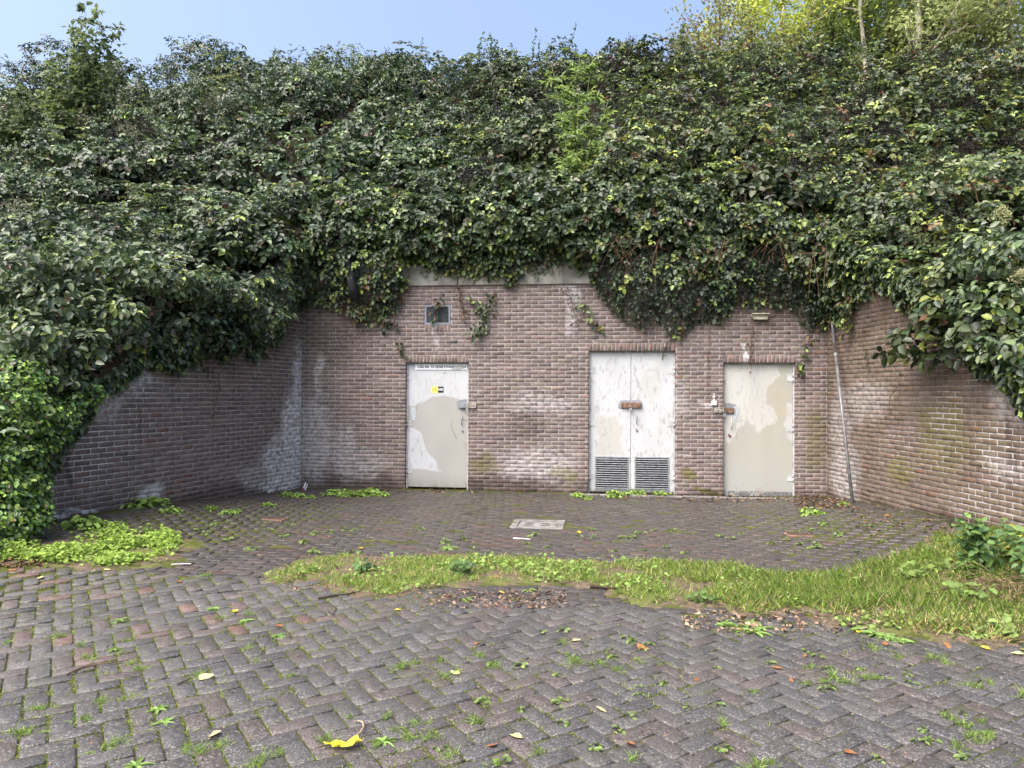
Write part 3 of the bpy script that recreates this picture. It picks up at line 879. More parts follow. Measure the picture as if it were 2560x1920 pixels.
tear = [(640, 190), (665, 172), (690, 162), (715, 150), (735, 142), (765, 140), (790, 148), (800, 160), (808, 168), (790, 178), (770, 184), (742, 189), (735, 194)]
MB().prism([c2(*p) for p in tear], ys_ - 0.0024, ys_ - 0.0004).build('torn_patch', plain('bare_torn_film', (.42, .42, .405), .7, .2), strip)
MB().prism([c2(*p) for p in [(798, 150), (826, 158), (826, 163), (812, 162), (806, 172), (800, 168)]], ys_ - 0.0036, ys_ - 0.002).build('torn_curl', M_smear, strip)
for (a_, b0, c_, d_, nm) in ((425, 222, 575, 315, 'faded_plate'), (443, 328, 557, 374, 'faded_plate')):
    x0, zt = c2(a_, b0); x1, zb = c2(c_, d_)
    MB().box(x0, x1, OFF - 0.002, OFF + 0.002, zb, zt, 0.0006).build(nm, M_plate, R1)
MB().tube([c2(571, 228)[:1] + (OFF - 0.006,) + c2(571, 228)[1:], c2(571, 228)[:1] + (OFF,) + c2(571, 228)[1:]], 0.009, 8).build('screw', M_dark, R1)
x0, zt = c2(432, 376); xm, _ = c2(500, 376); x1, zb = c2(563, 446)
stk = MB().box(x0, xm, OFF - 0.003, OFF + 0.002, zb, zt, 0.0004).build('sticker', M_yel, R1)
dk = MB().box(xm, x1, OFF - 0.0036, OFF + 0.002, zb + 0.004, zt - 0.002, 0.0004).build('sticker_half', M_navy, stk)
hh = zt - zb
def letter_N(m, x, z, w, h, t, y, serif=True):
    y0, y1 = y - 0.0008, y
    m.box(x, x + t * .8, y0, y1, z, z + h); m.box(x + w - t * .8, x + w, y0, y1, z, z + h)
    m.prism([(x, z + h), (x + t * 1.2, z + h), (x + w, z), (x + w - t * 1.2, z)], y0 - 0.0003, y1)
    if serif:
        for sx in (x - t * .5, x + w - t * 1.3): m.box(sx, sx + t * 1.9, y0 - .0005, y1, z if sx < x else z + h - t * .5, (z if sx < x else z + h - t * .5) + t * .5)
        m.box(x - t * .6, x + t, y0 - .0005, y1, z + h - t * .5, z + h)
def arc_letter(m, x, z, w, h, t, y, a0, a1, n=14):
    y0, y1 = y - 0.0008, y
    for k in range(n):
        p = [a0 + (a1 - a0) * (k + d) / n for d in (0, 1)]
        q = [(x + w / 2 + (w / 2) * math.cos(a), z + h / 2 + (h / 2) * math.sin(a)) for a in p]
        r_ = [(x + w / 2 + (w / 2 - t) * math.cos(a), z + h / 2 + (h / 2 - t * .7) * math.sin(a)) for a in p]
        m.prism([q[0], q[1], r_[1], r_[0]], y0, y1)
yl = OFF - 0.003
m = MB(); letter_N(m, x0 + 0.014, zb + hh * .27, 0.034, hh * .46, 0.006, yl)
ux = x0 + 0.062
m.box(ux, ux + 0.008, yl - 0.0008, yl, zb + hh * .42, zb + hh * .72); m.box(ux - .004, ux + .012, yl - 0.0012, yl, zb + hh * .70, zb + hh * .74)
arc_letter(m, ux, zb + hh * .33, 0.034, hh * .3, 0.007, yl, math.pi, 1.75 * math.pi, 8)
m.build('lettering', M_ink, stk)
m = MB(); yl2 = OFF - 0.0036
arc_letter(m, xm + 0.006, zb + hh * .36, 0.032, hh * .36, 0.009, yl2, 0, 2 * math.pi)
letter_N(m, xm + 0.047, zb + hh * .37, 0.033, hh * .35, 0.009, yl2)
m.build('lettering', M_signw, dk)
x0, zt = c2(210, 608); x1, zb = c2(258, 745)
tape = MB().prism([(x0, zt - .012), (x0 + .012, zt), (x1, zt), (x1, zb), (x0 + .03, zb + .005), (x0 + .004, zb + .03)], OFF - 0.003, OFF + 0.001).build('silver_sticker', M_tape, R1)
sm = [c2(*p) for p in [(703, 545), (760, 520), (829, 512), (829, 640), (760, 640), (712, 625)]]
MB().prism(sm, OFF - 0.0016, OFF + 0.001).build('primer_patch', M_smear, R1)
def hasp(parent, P, xa, xb, ya, yb_, xs_, mat_l, mat_r):
    x0, zt = P(xa, ya); xm_, _ = P(xs_, ya); x1, zb = P(xb, yb_)
    lo = MB().box(x0, xm_ - 0.004, OFF - 0.034, OFF + 0.001, zb, zt, 0.003).build('hasp', mat_l, parent)
    hi = MB().box(xm_ + 0.004, x1, OFF - 0.036 if mat_r is M_rust else -0.030, OFF + 0.001 if mat_r is M_rust else 0.006, zb, zt, 0.003).build('hasp', mat_r, parent)
    return x0, x1, zb, zt
hx = hasp(R1, c2, 735, 930, 555, 612, 825, M_steel, M_rust2)
for (px, py) in ((853, 572), (853, 590)):
    x, z = c2(px, py)
    MB().tube([(x, -0.034, z), (x, -0.028, z)], 0.008, 10).build('bolt', M_dark, R1)
def pull(parent, P, px, ya, yb_, mat):
    x, z1 = P(px, ya); _, z0 = P(px, yb_)
    MB().tube([(x, OFF, z1), (x, OFF - 0.03, z1 - 0.004), (x, OFF - 0.03, z0 + 0.004), (x, OFF, z0)], 0.0065, 8).build('pull_handle', mat, parent, smooth=True)
def lock_plate(parent, P, px, py, mat=M_steel):
    x, z = P(px, py)
    kp = MB().prism([(x - .022, z + .02), (x - .008, z + .035), (x + .004, z + .01), (x + .03, z + .004), (x + .026, z - .035), (x + .002, z - .038), (x - .02, z - .01)], OFF - 0.004, OFF + 0.001).build('lock_plate', mat, parent)
    MB().tube([(x + .008, OFF - .007, z - .012), (x + .008, OFF - .003, z - .012)], 0.009, 8).build('keyhole', M_dark, kp)
pull(R1, c2, 763, 695, 792, M_steel); lock_plate(R1, c2, 770, 860)

def padlock(pos_s, z, y, label, w=0.045, shackle=True):
    p = WB.world(pos_s, y, z)[0]
    r = empty('padlock', tuple(p), WB.ang); tag(r, label, 'padlock')
    bd = MB().box(-w / 2, w / 2, -0.012, 0.012, -0.05, 0.0, 0.004).build('body', M_brass, r)
    MB().box(-w / 2 + .008, w / 2 - .008, -0.0135, -0.011, -0.034, -0.016).build('stamp', M_steel, bd)
    k = w * 0.33
    MB().tube([(-k, 0, -0.004), (-k, 0, 0.022), (-k * .7, 0, 0.036), (0, 0, 0.042), (k * .7, 0, 0.036), (k, 0, 0.022), (k, 0, -0.004)], 0.0045, 8).build('shackle', M_galv, r, smooth=True)
s_, z_ = WB.sz(980 + 820 / 4.365, 880 + 618 / 4.365)
padlock(s_, z_, -0.02 + 0.03, 'small padlock under the grey hasp beside the number strip door')

# --- double doors with louvres
R2, P2, w2 = door_root(D2, 'pair of tall white steel doors with louvre vents at the foot')
c3 = lambda x, y: P2(1440 + x / 3.95, 840 + y / 3.95)
xm2 = c3(543, 300)[0]
GR = [(185, 520, 1185, 1525), (577, 918, 1190, 1530)]
def paint2(X, Z):
    x, z = X, Z
    c_ = np.tile(WHITE * np.array([.98, .98, .97]), (len(X), 1))
    pat = [c3(*p) for p in [(200, 820), (300, 790), (380, 800), (430, 880), (450, 960), (440, 1060), (470, 1150), (500, 1190), (190, 1190), (185, 1100), (215, 1000)]]
    m = poly_mask(pat, X, Z, seed=13, amp=.035)
    pat2 = [c3(*p) for p in [(640, 400), (760, 360), (860, 420), (830, 560), (700, 640), (640, 560)]]
    m2 = 0.4 * poly_mask(pat2, X, Z, seed=17, amp=.05)
    mm = np.clip(m * .8 + m2, 0, 1)[:, None]
    c_ = c_ * (1 - mm) + np.array([.44, .43, .39]) * mm
    c_ *= (0.93 + 0.12 * vnoise(X * 5, Z * 2.5, 21))[:, None]
    bot = sstep(0.10, 0.0, Z)[:, None] * 0.5
    c_ = c_ * (1 - bot) + np.array([.25, .24, .2]) * bot
    c_ = rusty(c_, X, Z, w2, 67)
    return np.column_stack([c_, np.full(len(X), 1.0)])
zt2 = D2[3]
frame_for(R2, w2, 0.0, zt2, OFF, 0.022)
for (a_, e_) in ((0.024, xm2 - 0.003), (xm2 + 0.003, w2 - 0.024)):
    lf = door_leaf('door_leaf', a_, e_, 0.02, zt2 - 0.026, OFF, 0.04, paint2, R2)
for (ya, yb_) in ((305, 365), (828, 888), (1352, 1415)):
    x0, zt = c3(140, ya); x1, zb = c3(195, yb_); hinge(R2, 0.026, x1, zb, zt, OFF, True)
    x0, zt = c3(905, ya + 5); x1, zb = c3(965, yb_ + 8); hinge(R2, x0, w2 - 0.026, zb, zt, OFF, False)
for (xa, xb_, ya, yb_) in GR:
    x0, zt = c3(xa, ya); x1, zb = c3(xb_, yb_)
    gr_ = MB()
    fw = 0.022
    gr_.box(x0, x1, OFF - 0.012, OFF + 0.002, zt - fw, zt, .002); gr_.box(x0, x1, OFF - 0.012, OFF + 0.002, zb, zb + fw, .002)
    gr_.box(x0, x0 + fw, OFF - 0.012, OFF + 0.002, zb + fw, zt - fw, .002); gr_.box(x1 - fw, x1, OFF - 0.012, OFF + 0.002, zb + fw, zt - fw, .002)
    go = gr_.build('louvre_vent', M_galv, R2)
    MB().box(x0 + fw, x1 - fw, OFF - 0.004, OFF + 0.002, zb + fw, zt - fw).build('dark_opening', M_dark, go)
    n = 14; hgt = (zt - zb - 2 * fw) / n
    me = None
    for k in range(n):
        zz = zb + fw + k * hgt
        if me is None:
            s2 = MB().add([(x0 + fw, OFF - .020, 0.002), (x1 - fw, OFF - .020, 0.002), (x1 - fw, OFF - .005, hgt * .45), (x0 + fw, OFF - .005, hgt * .45),
                           (x0 + fw, OFF - .017, 0.0), (x1 - fw, OFF - .017, 0.0), (x1 - fw, OFF - .0045, hgt * .41), (x0 + fw, OFF - .0045, hgt * .41)],
                          [(0, 1, 2, 3), (7, 6, 5, 4), (0, 4, 5, 1), (3, 2, 6, 7), (0, 3, 7, 4), (1, 5, 6, 2)])
            me = s2.mesh('slat'); me.materials.append(M_slat)
        obj('slat', me, None, go, (0, 0, zz + hgt * .2))
sm = [c3(*p) for p in [(415, 700), (430, 650), (450, 637), (536, 634), (536, 716), (440, 722), (418, 716)]]
MB().prism(sm, OFF - 0.0016, OFF + 0.001).build('primer_patch', M_smear, R2)
sm = [c3(*p) for p in [(550, 634), (640, 636), (655, 655), (660, 715), (550, 717)]]
MB().prism(sm, OFF - 0.0016, OFF + 0.001).build('primer_patch', M_smear, R2)
hasp(R2, c3, 447, 642, 657, 710, 543, M_rust, M_rust)
pull(R2, c3, 598, 778, 862, M_steel); lock_plate(R2, c3, 598, 930)
for (a_, b0, cc_, d_) in ((683, 255, 828, 342), (718, 356, 790, 393)):
    x0, zt = c3(a_, b0); x1, zb = c3(cc_, d_)
    MB().box(x0, x1, OFF - 0.002, OFF + 0.002, zb, zt, 0.0006).build('faded_plate', M_plate, R2)
s_, z_ = WB.sz(1440 + 541 / 3.95, 840 + 716 / 3.95)
padlock(s_, z_, 0.022, 'small padlock under the rusty hasp joining the double doors')

# --- cream door at the right
R3, P3, w3 = door_root(D3, 'single cream steel door with grey kick band and silver tape')
c4 = lambda x, y: P3(1740 + x / 3.072, 740 + y / 3.072)
pw = [c4(*p) for p in [(215, 510), (600, 510), (640, 600), (560, 680), (540, 760), (560, 830), (620, 870), (610, 960), (540, 980), (500, 1060), (440, 1000), (400, 970), (330, 1000), (300, 1100), (240, 1140), (215, 1100)]]
pw2 = [c4(*p) for p in [(690, 820), (750, 820), (750, 1120), (700, 1080), (680, 920)]]
def paint3(X, Z):
    m = np.clip(poly_mask(pw, X, Z, seed=31, amp=.03) + poly_mask(pw2, X, Z, seed=37, amp=.03), 0, 1)[:, None]
    c_ = CREAM[None] * (1 - m) * 0.90 + m * np.array([.48, .48, .455])
    tan = poly_mask([c4(*p) for p in [(570, 690), (640, 680), (700, 720), (690, 900), (620, 950), (590, 860), (550, 800)]], X, Z, seed=41, amp=.03)[:, None]
    c_ = c_ * (1 - tan) + tan * np.array([.40, .38, .31])
    c_ *= (0.93 + 0.12 * vnoise(X * 6, Z * 2, 33))[:, None]
    g_ = sstep(0.9, 0.1, Z)[:, None] * (0.25 + 0.5 * vnoise(X * 9, Z * 2, 35))[:, None]
    c_ = c_ * (1 - g_) + g_ * np.array([.36, .37, .37])
    zb = c4(400, 1497)[1]
    worn = vnoise(X * 40, Z * 40, 43) * 0.6 + vnoise(X * 9, Z * 9, 44) * 0.5 - 0.35 * np.abs(X - w3 * .5) / w3
    band = ((Z < zb) & (worn < 0.62))[:, None]
    c_ = np.where(band, np.array([.14, .155, .175]), c_)
    chips = ((Z < zb + 0.12) & (worn > 0.78))[:, None]
    c_ = np.where(chips, np.array([.3, .29, .27]), c_)
    c_ = rusty(c_, X, Z, w3, 71)
    return np.column_stack([c_, np.full(len(X), 0.7)])
zt3 = D3[3]
z3b = c4(500, 1552)[1]
frame_for(R3, w3, min(0, z3b), zt3, OFF, 0.03, side=(False, True))
door_leaf('door_leaf', 0.012, w3 - 0.034, z3b + 0.01, zt3 - 0.026, OFF, 0.04, paint3, R3)
for (ya, yb_) in ((600, 658), (988, 1042), (1372, 1422)):
    x0, zt = c4(700, ya); x1, zb = c4(748, yb_); hinge(R3, x0, w3 - 0.036, zb, zt, OFF, False)
MB().prism([c4(*p) for p in [(218, 823), (250, 820), (300, 832), (318, 850), (300, 912), (218, 912)]], OFF - 0.0016, OFF + 0.001).build('primer_patch', M_smear, R3)
x0, zt = c4(217, 858); x1, zb = c4(292, 898)
MB().box(x0, x1, OFF - 0.03, OFF + 0.001, zb, zt, 0.003).build('hasp', M_rust, R3)
MB().prism([c4(*p) for p in [(292, 852), (310, 848), (328, 856), (326, 900), (312, 945), (300, 953), (291, 948), (293, 900)]], OFF - 0.006, OFF + 0.001).build('silver_tape', M_tape, R3)
pull(R3, c4, 270, 940, 1016, plain('cream_handle', (.6, .58, .45), .5)); lock_plate(R3, c4, 256, 1070, M_rust)
x0, zt = to_door(D3[0], 0)(1740 + 138 / 3.072, 740 + 852 / 3.072); x1, zb = to_door(D3[0], 0)(1740 + 213 / 3.072, 740 + 896 / 3.072)
hp = MB().box(x0, x1, -0.030, 0.004, zb, zt, 0.003).build('hasp', M_rust2, R3)
for (px, py) in ((195, 862), (195, 886), (172, 884)):
    x, z = to_door(D3[0], 0)(1740 + px / 3.072, 740 + py / 3.072)
    MB().tube([(x, -0.034, z), (x, -0.028, z)], 0.008, 10).build('bolt', M_dark, hp)
s_, z_ = WB.sz(1740 + 219 / 3.072, 740 + 897 / 3.072)
padlock(s_, z_ - 0.012, 0.012, 'padlock with open-looking shackle on the cream door hasp', 0.05)

# --- fittings on the rear wall
s0, z1 = WB.sz(980 + 482 / 5.925, 680 + 488 / 5.925); s1, z0 = WB.sz(980 + 865 / 5.925, 680 + 778 / 5.925)
p = WB.world(s0, 0, z0)[0]
vg = empty('vent_grille', tuple(p), WB.ang); tag(vg, 'grey barred vent grille set in brick above the number strip door', 'vent')
w = s1 - s0; h = z1 - z0; f_ = 0.032
m = MB(); m.box(0, w, 0.0, 0.05, 0, f_, .003); m.box(0, w, 0.0, 0.05, h - f_, h, .003); m.box(0, f_, 0.0, 0.05, f_, h - f_, .003); m.box(w - f_, w, 0.0, 0.05, f_, h - f_, .003)
m.build('frame', M_smear, vg)
MB().box(f_ * .5, w - f_ * .5, 0.052, 0.07, f_ * .5, h - f_ * .5).build('dark_opening', M_dark, vg)
MB().box(-0.02, w + 0.02, 0.10, 0.12, -0.02, h + 0.02).build('back_plate', M_dark, vg)
nb = 19; me = MB().box(-0.0022, 0.0022, 0.012, 0.03, f_, h - f_).mesh('bar'); me.materials.append(M_slat)
for k in range(nb): obj('bar', me, None, vg, (f_ + (k + .5) * (w - 2 * f_) / nb, 0, 0))

s0, z1 = WB.sz(1740 + 425 / 3.072, 740 + 135 / 3.072); s1, z0 = WB.sz(1740 + 562 / 3.072, 740 + 184 / 3.072)
p = WB.world(s0, 0, z0)[0]
wl = empty('wall_lamp', tuple(p), WB.ang); tag(wl, 'cream bulkhead lamp above the cream steel door', 'lamp')
w = s1 - s0; h = z1 - z0
M_creamp = plain('aged_cream_plastic', (.42, .40, .33), .6, .3, var=.25)
MB().box(0, w, -0.03, 0.004, h * .42, h, .008).build('base', M_creamp, wl)
MB().add([(0.012, -0.031, h * .44), (w - .012, -0.031, h * .44), (w - .03, -0.085, h * .40), (0.03, -0.085, h * .40), (0.012, 0.0, h * .44), (w - .012, 0.0, h * .44), (w - .02, 0.0, 0), (.02, 0.0, 0), (.035, -0.075, 0.004), (w - .035, -.075, .004)],
         [(0, 1, 2, 3), (3, 2, 9, 8), (8, 9, 6, 7), (0, 3, 8, 7, 4), (1, 5, 6, 9, 2), (0, 4, 5, 1)]).build('diffuser', M_creamp, wl)
MB().box(0.0, w, -0.09, -0.028, h * .84, h * .99, .006).build('hood', M_creamp, wl)

s0, z1 = WB.sz(1740 + 117 / 3.072, 740 + 805 / 3.072); s1, z0 = WB.sz(1740 + 155 / 3.072, 740 + 841 / 3.072)
zt = WB.sz(1740 + 135 / 3.072, 740 + 747 / 3.072)[1]
p = WB.world(s0, 0, z0)[0]; w = s1 - s0; h = z1 - z0
jb = empty('junction_box', tuple(p), WB.ang); tag(jb, 'white cable junction box screwed to brick beside the cream door', 'junction box')
MB().box(0, w, -0.055, 0.004, 0, h, .004).build('box', M_white, jb)
MB().box(0.006, w - .006, -0.06, -0.054, 0.006, h - .006, .003).build('cover', M_white, jb)
MB().tube([(w / 2, -0.028, h - .002), (w / 2, -0.028, h + .022)], [0.017, 0.012], 10).build('gland', M_white, jb)
MB().tube([(w / 2, -0.028, h + .02), (w / 2, -0.028, zt - z0)], 0.006, 8).build('cable', M_white, jb)
MB().tube([(w / 2, -0.028, (zt - z0) * .66), (w / 2, -0.028, (zt - z0) * .66 + .014)], 0.021, 10).build('clip', M_white, jb)

# kerb and slab in front of the doors
p0 = WB.world(WB.sz(1425, 1238)[0], 0, 0)[0]
sA = WB.sz(1425, 1250)[0]; sB = WB.L - 0.25
kb = empty('threshold_kerb', (WB.world(sA, 0, 0)[0][0], WB.world(sA, 0, 0)[0][1], 0), WB.ang)
tag(kb, 'low concrete kerb with dirt gutter along the foot of the doors', 'kerb')
wk = sB - sA
edges = [0, 0.9, 1.72, 2.3, 2.95, wk]
for a_, e_ in zip(edges[:-1], edges[1:]):
    t = MB().box(a_ + .004, e_ - .004, -0.36, -0.25, -0.12, 0.028 + random.uniform(-.004, .004), 0.008).build('kerb_stone', M_conc2, kb)
MB().box(0, wk, -0.25, -0.01, -0.12, 0.006).build('gutter', M_shaded_soil, kb)

M_pole = plain('dull_grey_pipe', (.17, .17, .18), .5, .4, .3, var=.3, scale=8)
# leaning pole against the right wing wall
a = at_px(2087, 792, 10.75); q = WR.world(WR.sz(2129, 1262)[0], -0.10, 0)[0]
top_s, top_z = WR.sz(2087, 792); bot_s, bot_z = WR.sz(2131, 1258)
pt = WR.world(top_s - .0, -0.04, top_z + 0.7)[0]; pm = WR.world(top_s, -0.05, top_z)[0]
gx, gy, gzz = ground_px(2131, 1259)
d_ = pm - np.array([gx, gy, gzz]); 
pole = empty('conduit_pole', (gx, gy, gzz)); tag(pole, 'thin grey steel pipe leaning against the right wing wall', 'pipe')
MB().tube([(0, 0, -0.02), tuple(d_ * .78)], 0.021, 12).build('pipe', M_pole, pole, smooth=True)
MB().tube([tuple(d_ * .775), tuple(d_ * 1.18)], 0.018, 12).build('upper_pipe', M_pole, pole, smooth=True)
MB().tube([tuple(d_ * .765), tuple(d_ * .79)], 0.024, 12).build('coupling', M_steel, pole, smooth=True)

# dark drain pipe hanging out of the greenery, left of the vent
pts = [at_px(855, 575, 11.84), at_px(868, 640, 11.82), at_px(880, 710, 11.84), at_px(888, 752, 11.9)]
dp = empty('drain_pipe', tuple(pts[-1])); tag(dp, 'dark plastic drain pipe half hidden in bramble above the brick wall', 'pipe')
rel = [tuple(p - pts[-1]) for p in ([pts[0] + np.array([-.1, .6, .5])] + pts)]
MB().tube(rel, 0.075, 14).build('pipe', plain('dark_grey_plastic', (.022, .023, .028), .6, .3, var=.3), dp, smooth=True)
MB().tube([rel[2], tuple(np.array(rel[2]) * .9 + np.array(rel[3]) * .1)], 0.095, 14).build('collar', M_black, dp, smooth=True)

# manhole cover
gx, gy, gzz = ground_px(1345, 1311)
mh = empty('manhole_cover', (gx, gy, gzz), WB.ang); tag(mh, 'square concrete manhole cover with slots set in the brick paving', 'manhole')
m = MB()
for (a_, e_, b0, b1) in ((-.315, .315, -.29, -.20), (-.315, .315, .20, .29), (-.315, -.235, -.20, .20), (.235, .315, -.20, .20)):
    m.box(a_, e_, b0, b1, -0.05, 0.012, .004)
m.build('frame', M_conc2, mh)
m = MB(); m.box(-.23, .23, -.195, .195, -.05, 0.004, .004); m.build('lid', M_conc2, mh)
for (x, y_) in ((-.11, .06), (.09, .06), (-.11, -.06), (.09, -.06)):
    MB().box(x - .055, x + .055, y_ - .012, y_ + .012, 0.0, 0.006).build('slot', M_dark, mh)
for (u, v, lab) in ((686, 1297, 'small rusty drain lid in the paving before the left wing wall'), (1995, 1336, 'small rusty drain lid in the paving before the right wing wall')):
    gx, gy, gzz = ground_px(u, v)
    dl = empty('drain_cover', (gx, gy, gzz), WB.ang); tag(dl, lab, 'drain cover')
    MB().box(-.14, .14, -.1, .1, -.03, 0.007, .004).build('rim', M_rust, dl)
    MB().box(-.115, .115, -.075, .075, -.03, 0.011, .003).build('lid', plain('dark_rust', (.06, .035, .028), .7, .3), dl)

# ------------------------------------------------------------------ foliage
def leaf_material(name, rough=0.42, spec=0.45, tr=0.22):
    b = NB(name); P = b.pos(); c = b.attr().outputs['Color']
    n = b.noise(P, 45, 3)
    c = b.mix(b.ramp(n, 0.3, 0.7), b.mix(1.0, c, (0.78, 0.8, 0.8), 'MULTIPLY'), b.mix(1.0, c, (1.2, 1.2, 1.15), 'MULTIPLY'))
    return b.out(c, rough, spec, transl=tr)
M_leaf = leaf_material('wet_leaf')
M_tleaf = leaf_material('tree_leaf', 0.5, 0.35, 0.45)
M_grass = leaf_material('grass_blade', 0.55, 0.3, 0.35)
M_dry = leaf_material('dry_matter', 0.9, 0.1, 0.1)
M_berry = leaf_material('dark_berry', 0.7, 0.2, 0.0)

FINE_X = np.array([0, .26, .70, 1, .70, .26]); FINE_Y = np.array([0, -.46, -.42, 0, .42, .46])
IVY_X = np.array([0, .10, .45, 1, .45, .10]); IVY_Y = np.array([0, -.55, -.30, 0, .30, .55])
ROUND_X = np.array([0, .2, .75, 1, .75, .2]); ROUND_Y = np.array([0, -.5, -.48, 0, .48, .5])
LANCE_X = np.array([0, .25, .6, 1, .6, .25]); LANCE_Y = np.array([0, -.5, -.42, 0, .42, .5])

def unit(a): return a / (np.linalg.norm(a, axis=-1, keepdims=True) + 1e-9)

class Leaves:
    def __init__(self): self.V = []; self.C = []; self.F4 = []; self.F3 = []; self.n = 0
    def add(self, P, T, N, L, W, col, prof=(FINE_X, FINE_Y), fold=0.25, curl=0.2, fine=True):
        P = np.asarray(P, float); k = len(P)
        if k == 0: return
        T = unit(np.broadcast_to(np.asarray(T, float), P.shape)); N = np.broadcast_to(np.asarray(N, float), P.shape)
        B = unit(np.cross(N, T)); N2 = np.cross(T, B)
        L = np.broadcast_to(np.asarray(L, float), (k,))[:, None, None]; W = np.broadcast_to(np.asarray(W, float), (k,))[:, None, None]
        if fine: px, py = prof
        else: px = np.array([0, .42, 1, .42]); py = np.array([0, -.5, 0, .5])
        px = px[None, :, None]; py = py[None, :, None]
        z = np.abs(py) * W * fold * 2 - curl * L * px ** 2
        V = P[:, None, :] + T[:, None, :] * px * L + B[:, None, :] * py * W + N2[:, None, :] * z
        nv = V.shape[1]
        base = self.n + np.arange(k)[:, None] * nv
        if fine: self.F4 += [base + np.array([[0, 1, 2, 3]]), base + np.array([[0, 3, 4, 5]])]
        else: self.F3 += [base + np.array([[0, 1, 2]]), base + np.array([[0, 2, 3]])]
        self.V.append(V.reshape(-1, 3)); self.C.append(np.repeat(np.broadcast_to(col, (k, 3)), nv, axis=0))
        self.n += k * nv
    def tri(self, P, T, N, L, W, col, fine=True, spread=1.42, curl=0.2, rng=RNG):   # a three-part bramble leaf
        P = np.asarray(P, float); T = unit(np.asarray(T, float)); B = unit(np.cross(N, T)); N2 = np.cross(T, B)
        L = np.broadcast_to(L, (len(P),)); W = np.broadcast_to(W, (len(P),))
        self.add(P + T * (L * .34)[:, None], T, N2 + rng.normal(0, .15, P.shape), L, W, col, curl=curl, fine=fine)
        for s in (-1, 1):
            a = spread + rng.normal(0, .12, len(P))
            T2 = T * np.cos(a)[:, None] + B * (s * np.sin(a))[:, None]
            self.add(P, T2, N2 + rng.normal(0, .25, P.shape), L * .88, W * .9, col * rng.uniform(.85, 1.15, (len(P), 1)), curl=curl, fine=fine)
    def build(self, name, mat, parent=None):
        F = []
        if self.F3: F.append(np.concatenate(self.F3))
        if self.F4: F.append(np.concatenate(self.F4))
        me = make_mesh(name, np.vstack(self.V), F, col=np.clip(np.vstack(self.C), 0.002, 1))
        return obj(name, me, mat, parent)

def strands(name, paths, radii, cols, mat, parent=None, ns=3):      # thin stems, all in one mesh
    V, F, C_ = [], [], []; n = 0
    for pth, r, c in zip(paths, radii, cols):
        p = np.asarray(pth, float); k = len(p)
        t = unit(np.gradient(p, axis=0)); ref = np.array([0.31, 0.2, 0.93])
        a = unit(np.cross(t, ref)); b_ = np.cross(t, a)
        rr = np.linspace(r, r * .45, k)[:, None, None]
        w = np.arange(ns) * 2 * math.pi / ns
        v = p[:, None] + rr * (a[:, None] * np.cos(w)[None, :, None] + b_[:, None] * np.sin(w)[None, :, None])
        V.append(v.reshape(-1, 3)); C_.append(np.tile(c, (k * ns, 1)))
        i = np.arange(k - 1)[:, None] * ns + np.arange(ns)[None]
        j = np.arange(k - 1)[:, None] * ns + (np.arange(ns)[None] + 1) % ns
        F.append((np.stack([i, j, j + ns, i + ns], -1).reshape(-1, 4)) + n); n += k * ns
    me = make_mesh(name, np.vstack(V), [np.concatenate(F)], col=np.vstack(C_), smooth=True)
    return obj(name, me, mat, parent)

PD = np.array([.024, .043, .023]); PM = np.array([.050, .080, .036]); PLt = np.array([.098, .140, .058]); PY = np.array([.215, .27, .07]); PG = np.array([.135, .165, .115]); PB = np.array([.12, .07, .042])
def palette(n, wts, rng=RNG):
    base = np.array([PD, PM, PLt, PY, PG, PB])
    i = rng.choice(6, n, p=np.array(wts) / np.sum(wts))
    return base[i] * rng.uniform(.7, 1.35, (n, 1)) * rng.uniform(.92, 1.08, (n, 3))

def ball(c, r, n, rng, up=.6, back=-.25):
    """points over the camera- and sky-facing side of a lumpy ball"""
    c = np.asarray(c, float)
    d = unit(rng.normal(size=(n * 3, 3)))
    view = unit(np.array([0, 0, CAMH]) - c) + np.array([0, 0, up]); view /= np.linalg.norm(view)
    d = d[(d @ view) > back][:n]
    lump = 0.86 + 0.22 * np.sin(d[:, 0] * 5 + c[0] * 7) * np.cos(d[:, 2] * 6 + c[1] * 5)
    p = c + d * np.asarray(r) * (rng.uniform(.72, 1.06, (len(d), 1)) * lump[:, None])
    nrm = unit(d * .55 + np.array([0, -.12, .55]) + rng.normal(0, .38, d.shape))
    t = d * .5 + np.array([0, 0, -.55]) + rng.normal(0, .6, d.shape)
    t = unit(t - nrm * (t * nrm).sum(1, keepdims=True))
    return p, t, nrm

rf = np.random.default_rng(23)
def carve(p, rng, thr=.385, keepf=.93):                   # hollows in the growth where one looks in between the mounds
    a, b_ = p[:, 0] + .3 * p[:, 1], p[:, 2] - .25 * p[:, 1]
    n_ = .6 * vnoise(a * 1.05 + 40, b_ * 1.25 + 40, 91) + .4 * vnoise(a * 2.7 + 40, b_ * 3.0 + 40, 92)
    return ~((n_ < thr) & (rng.random(len(p)) < keepf))
bramble = Leaves()
canes, cane_r, cane_c = [], [], []
berries = []
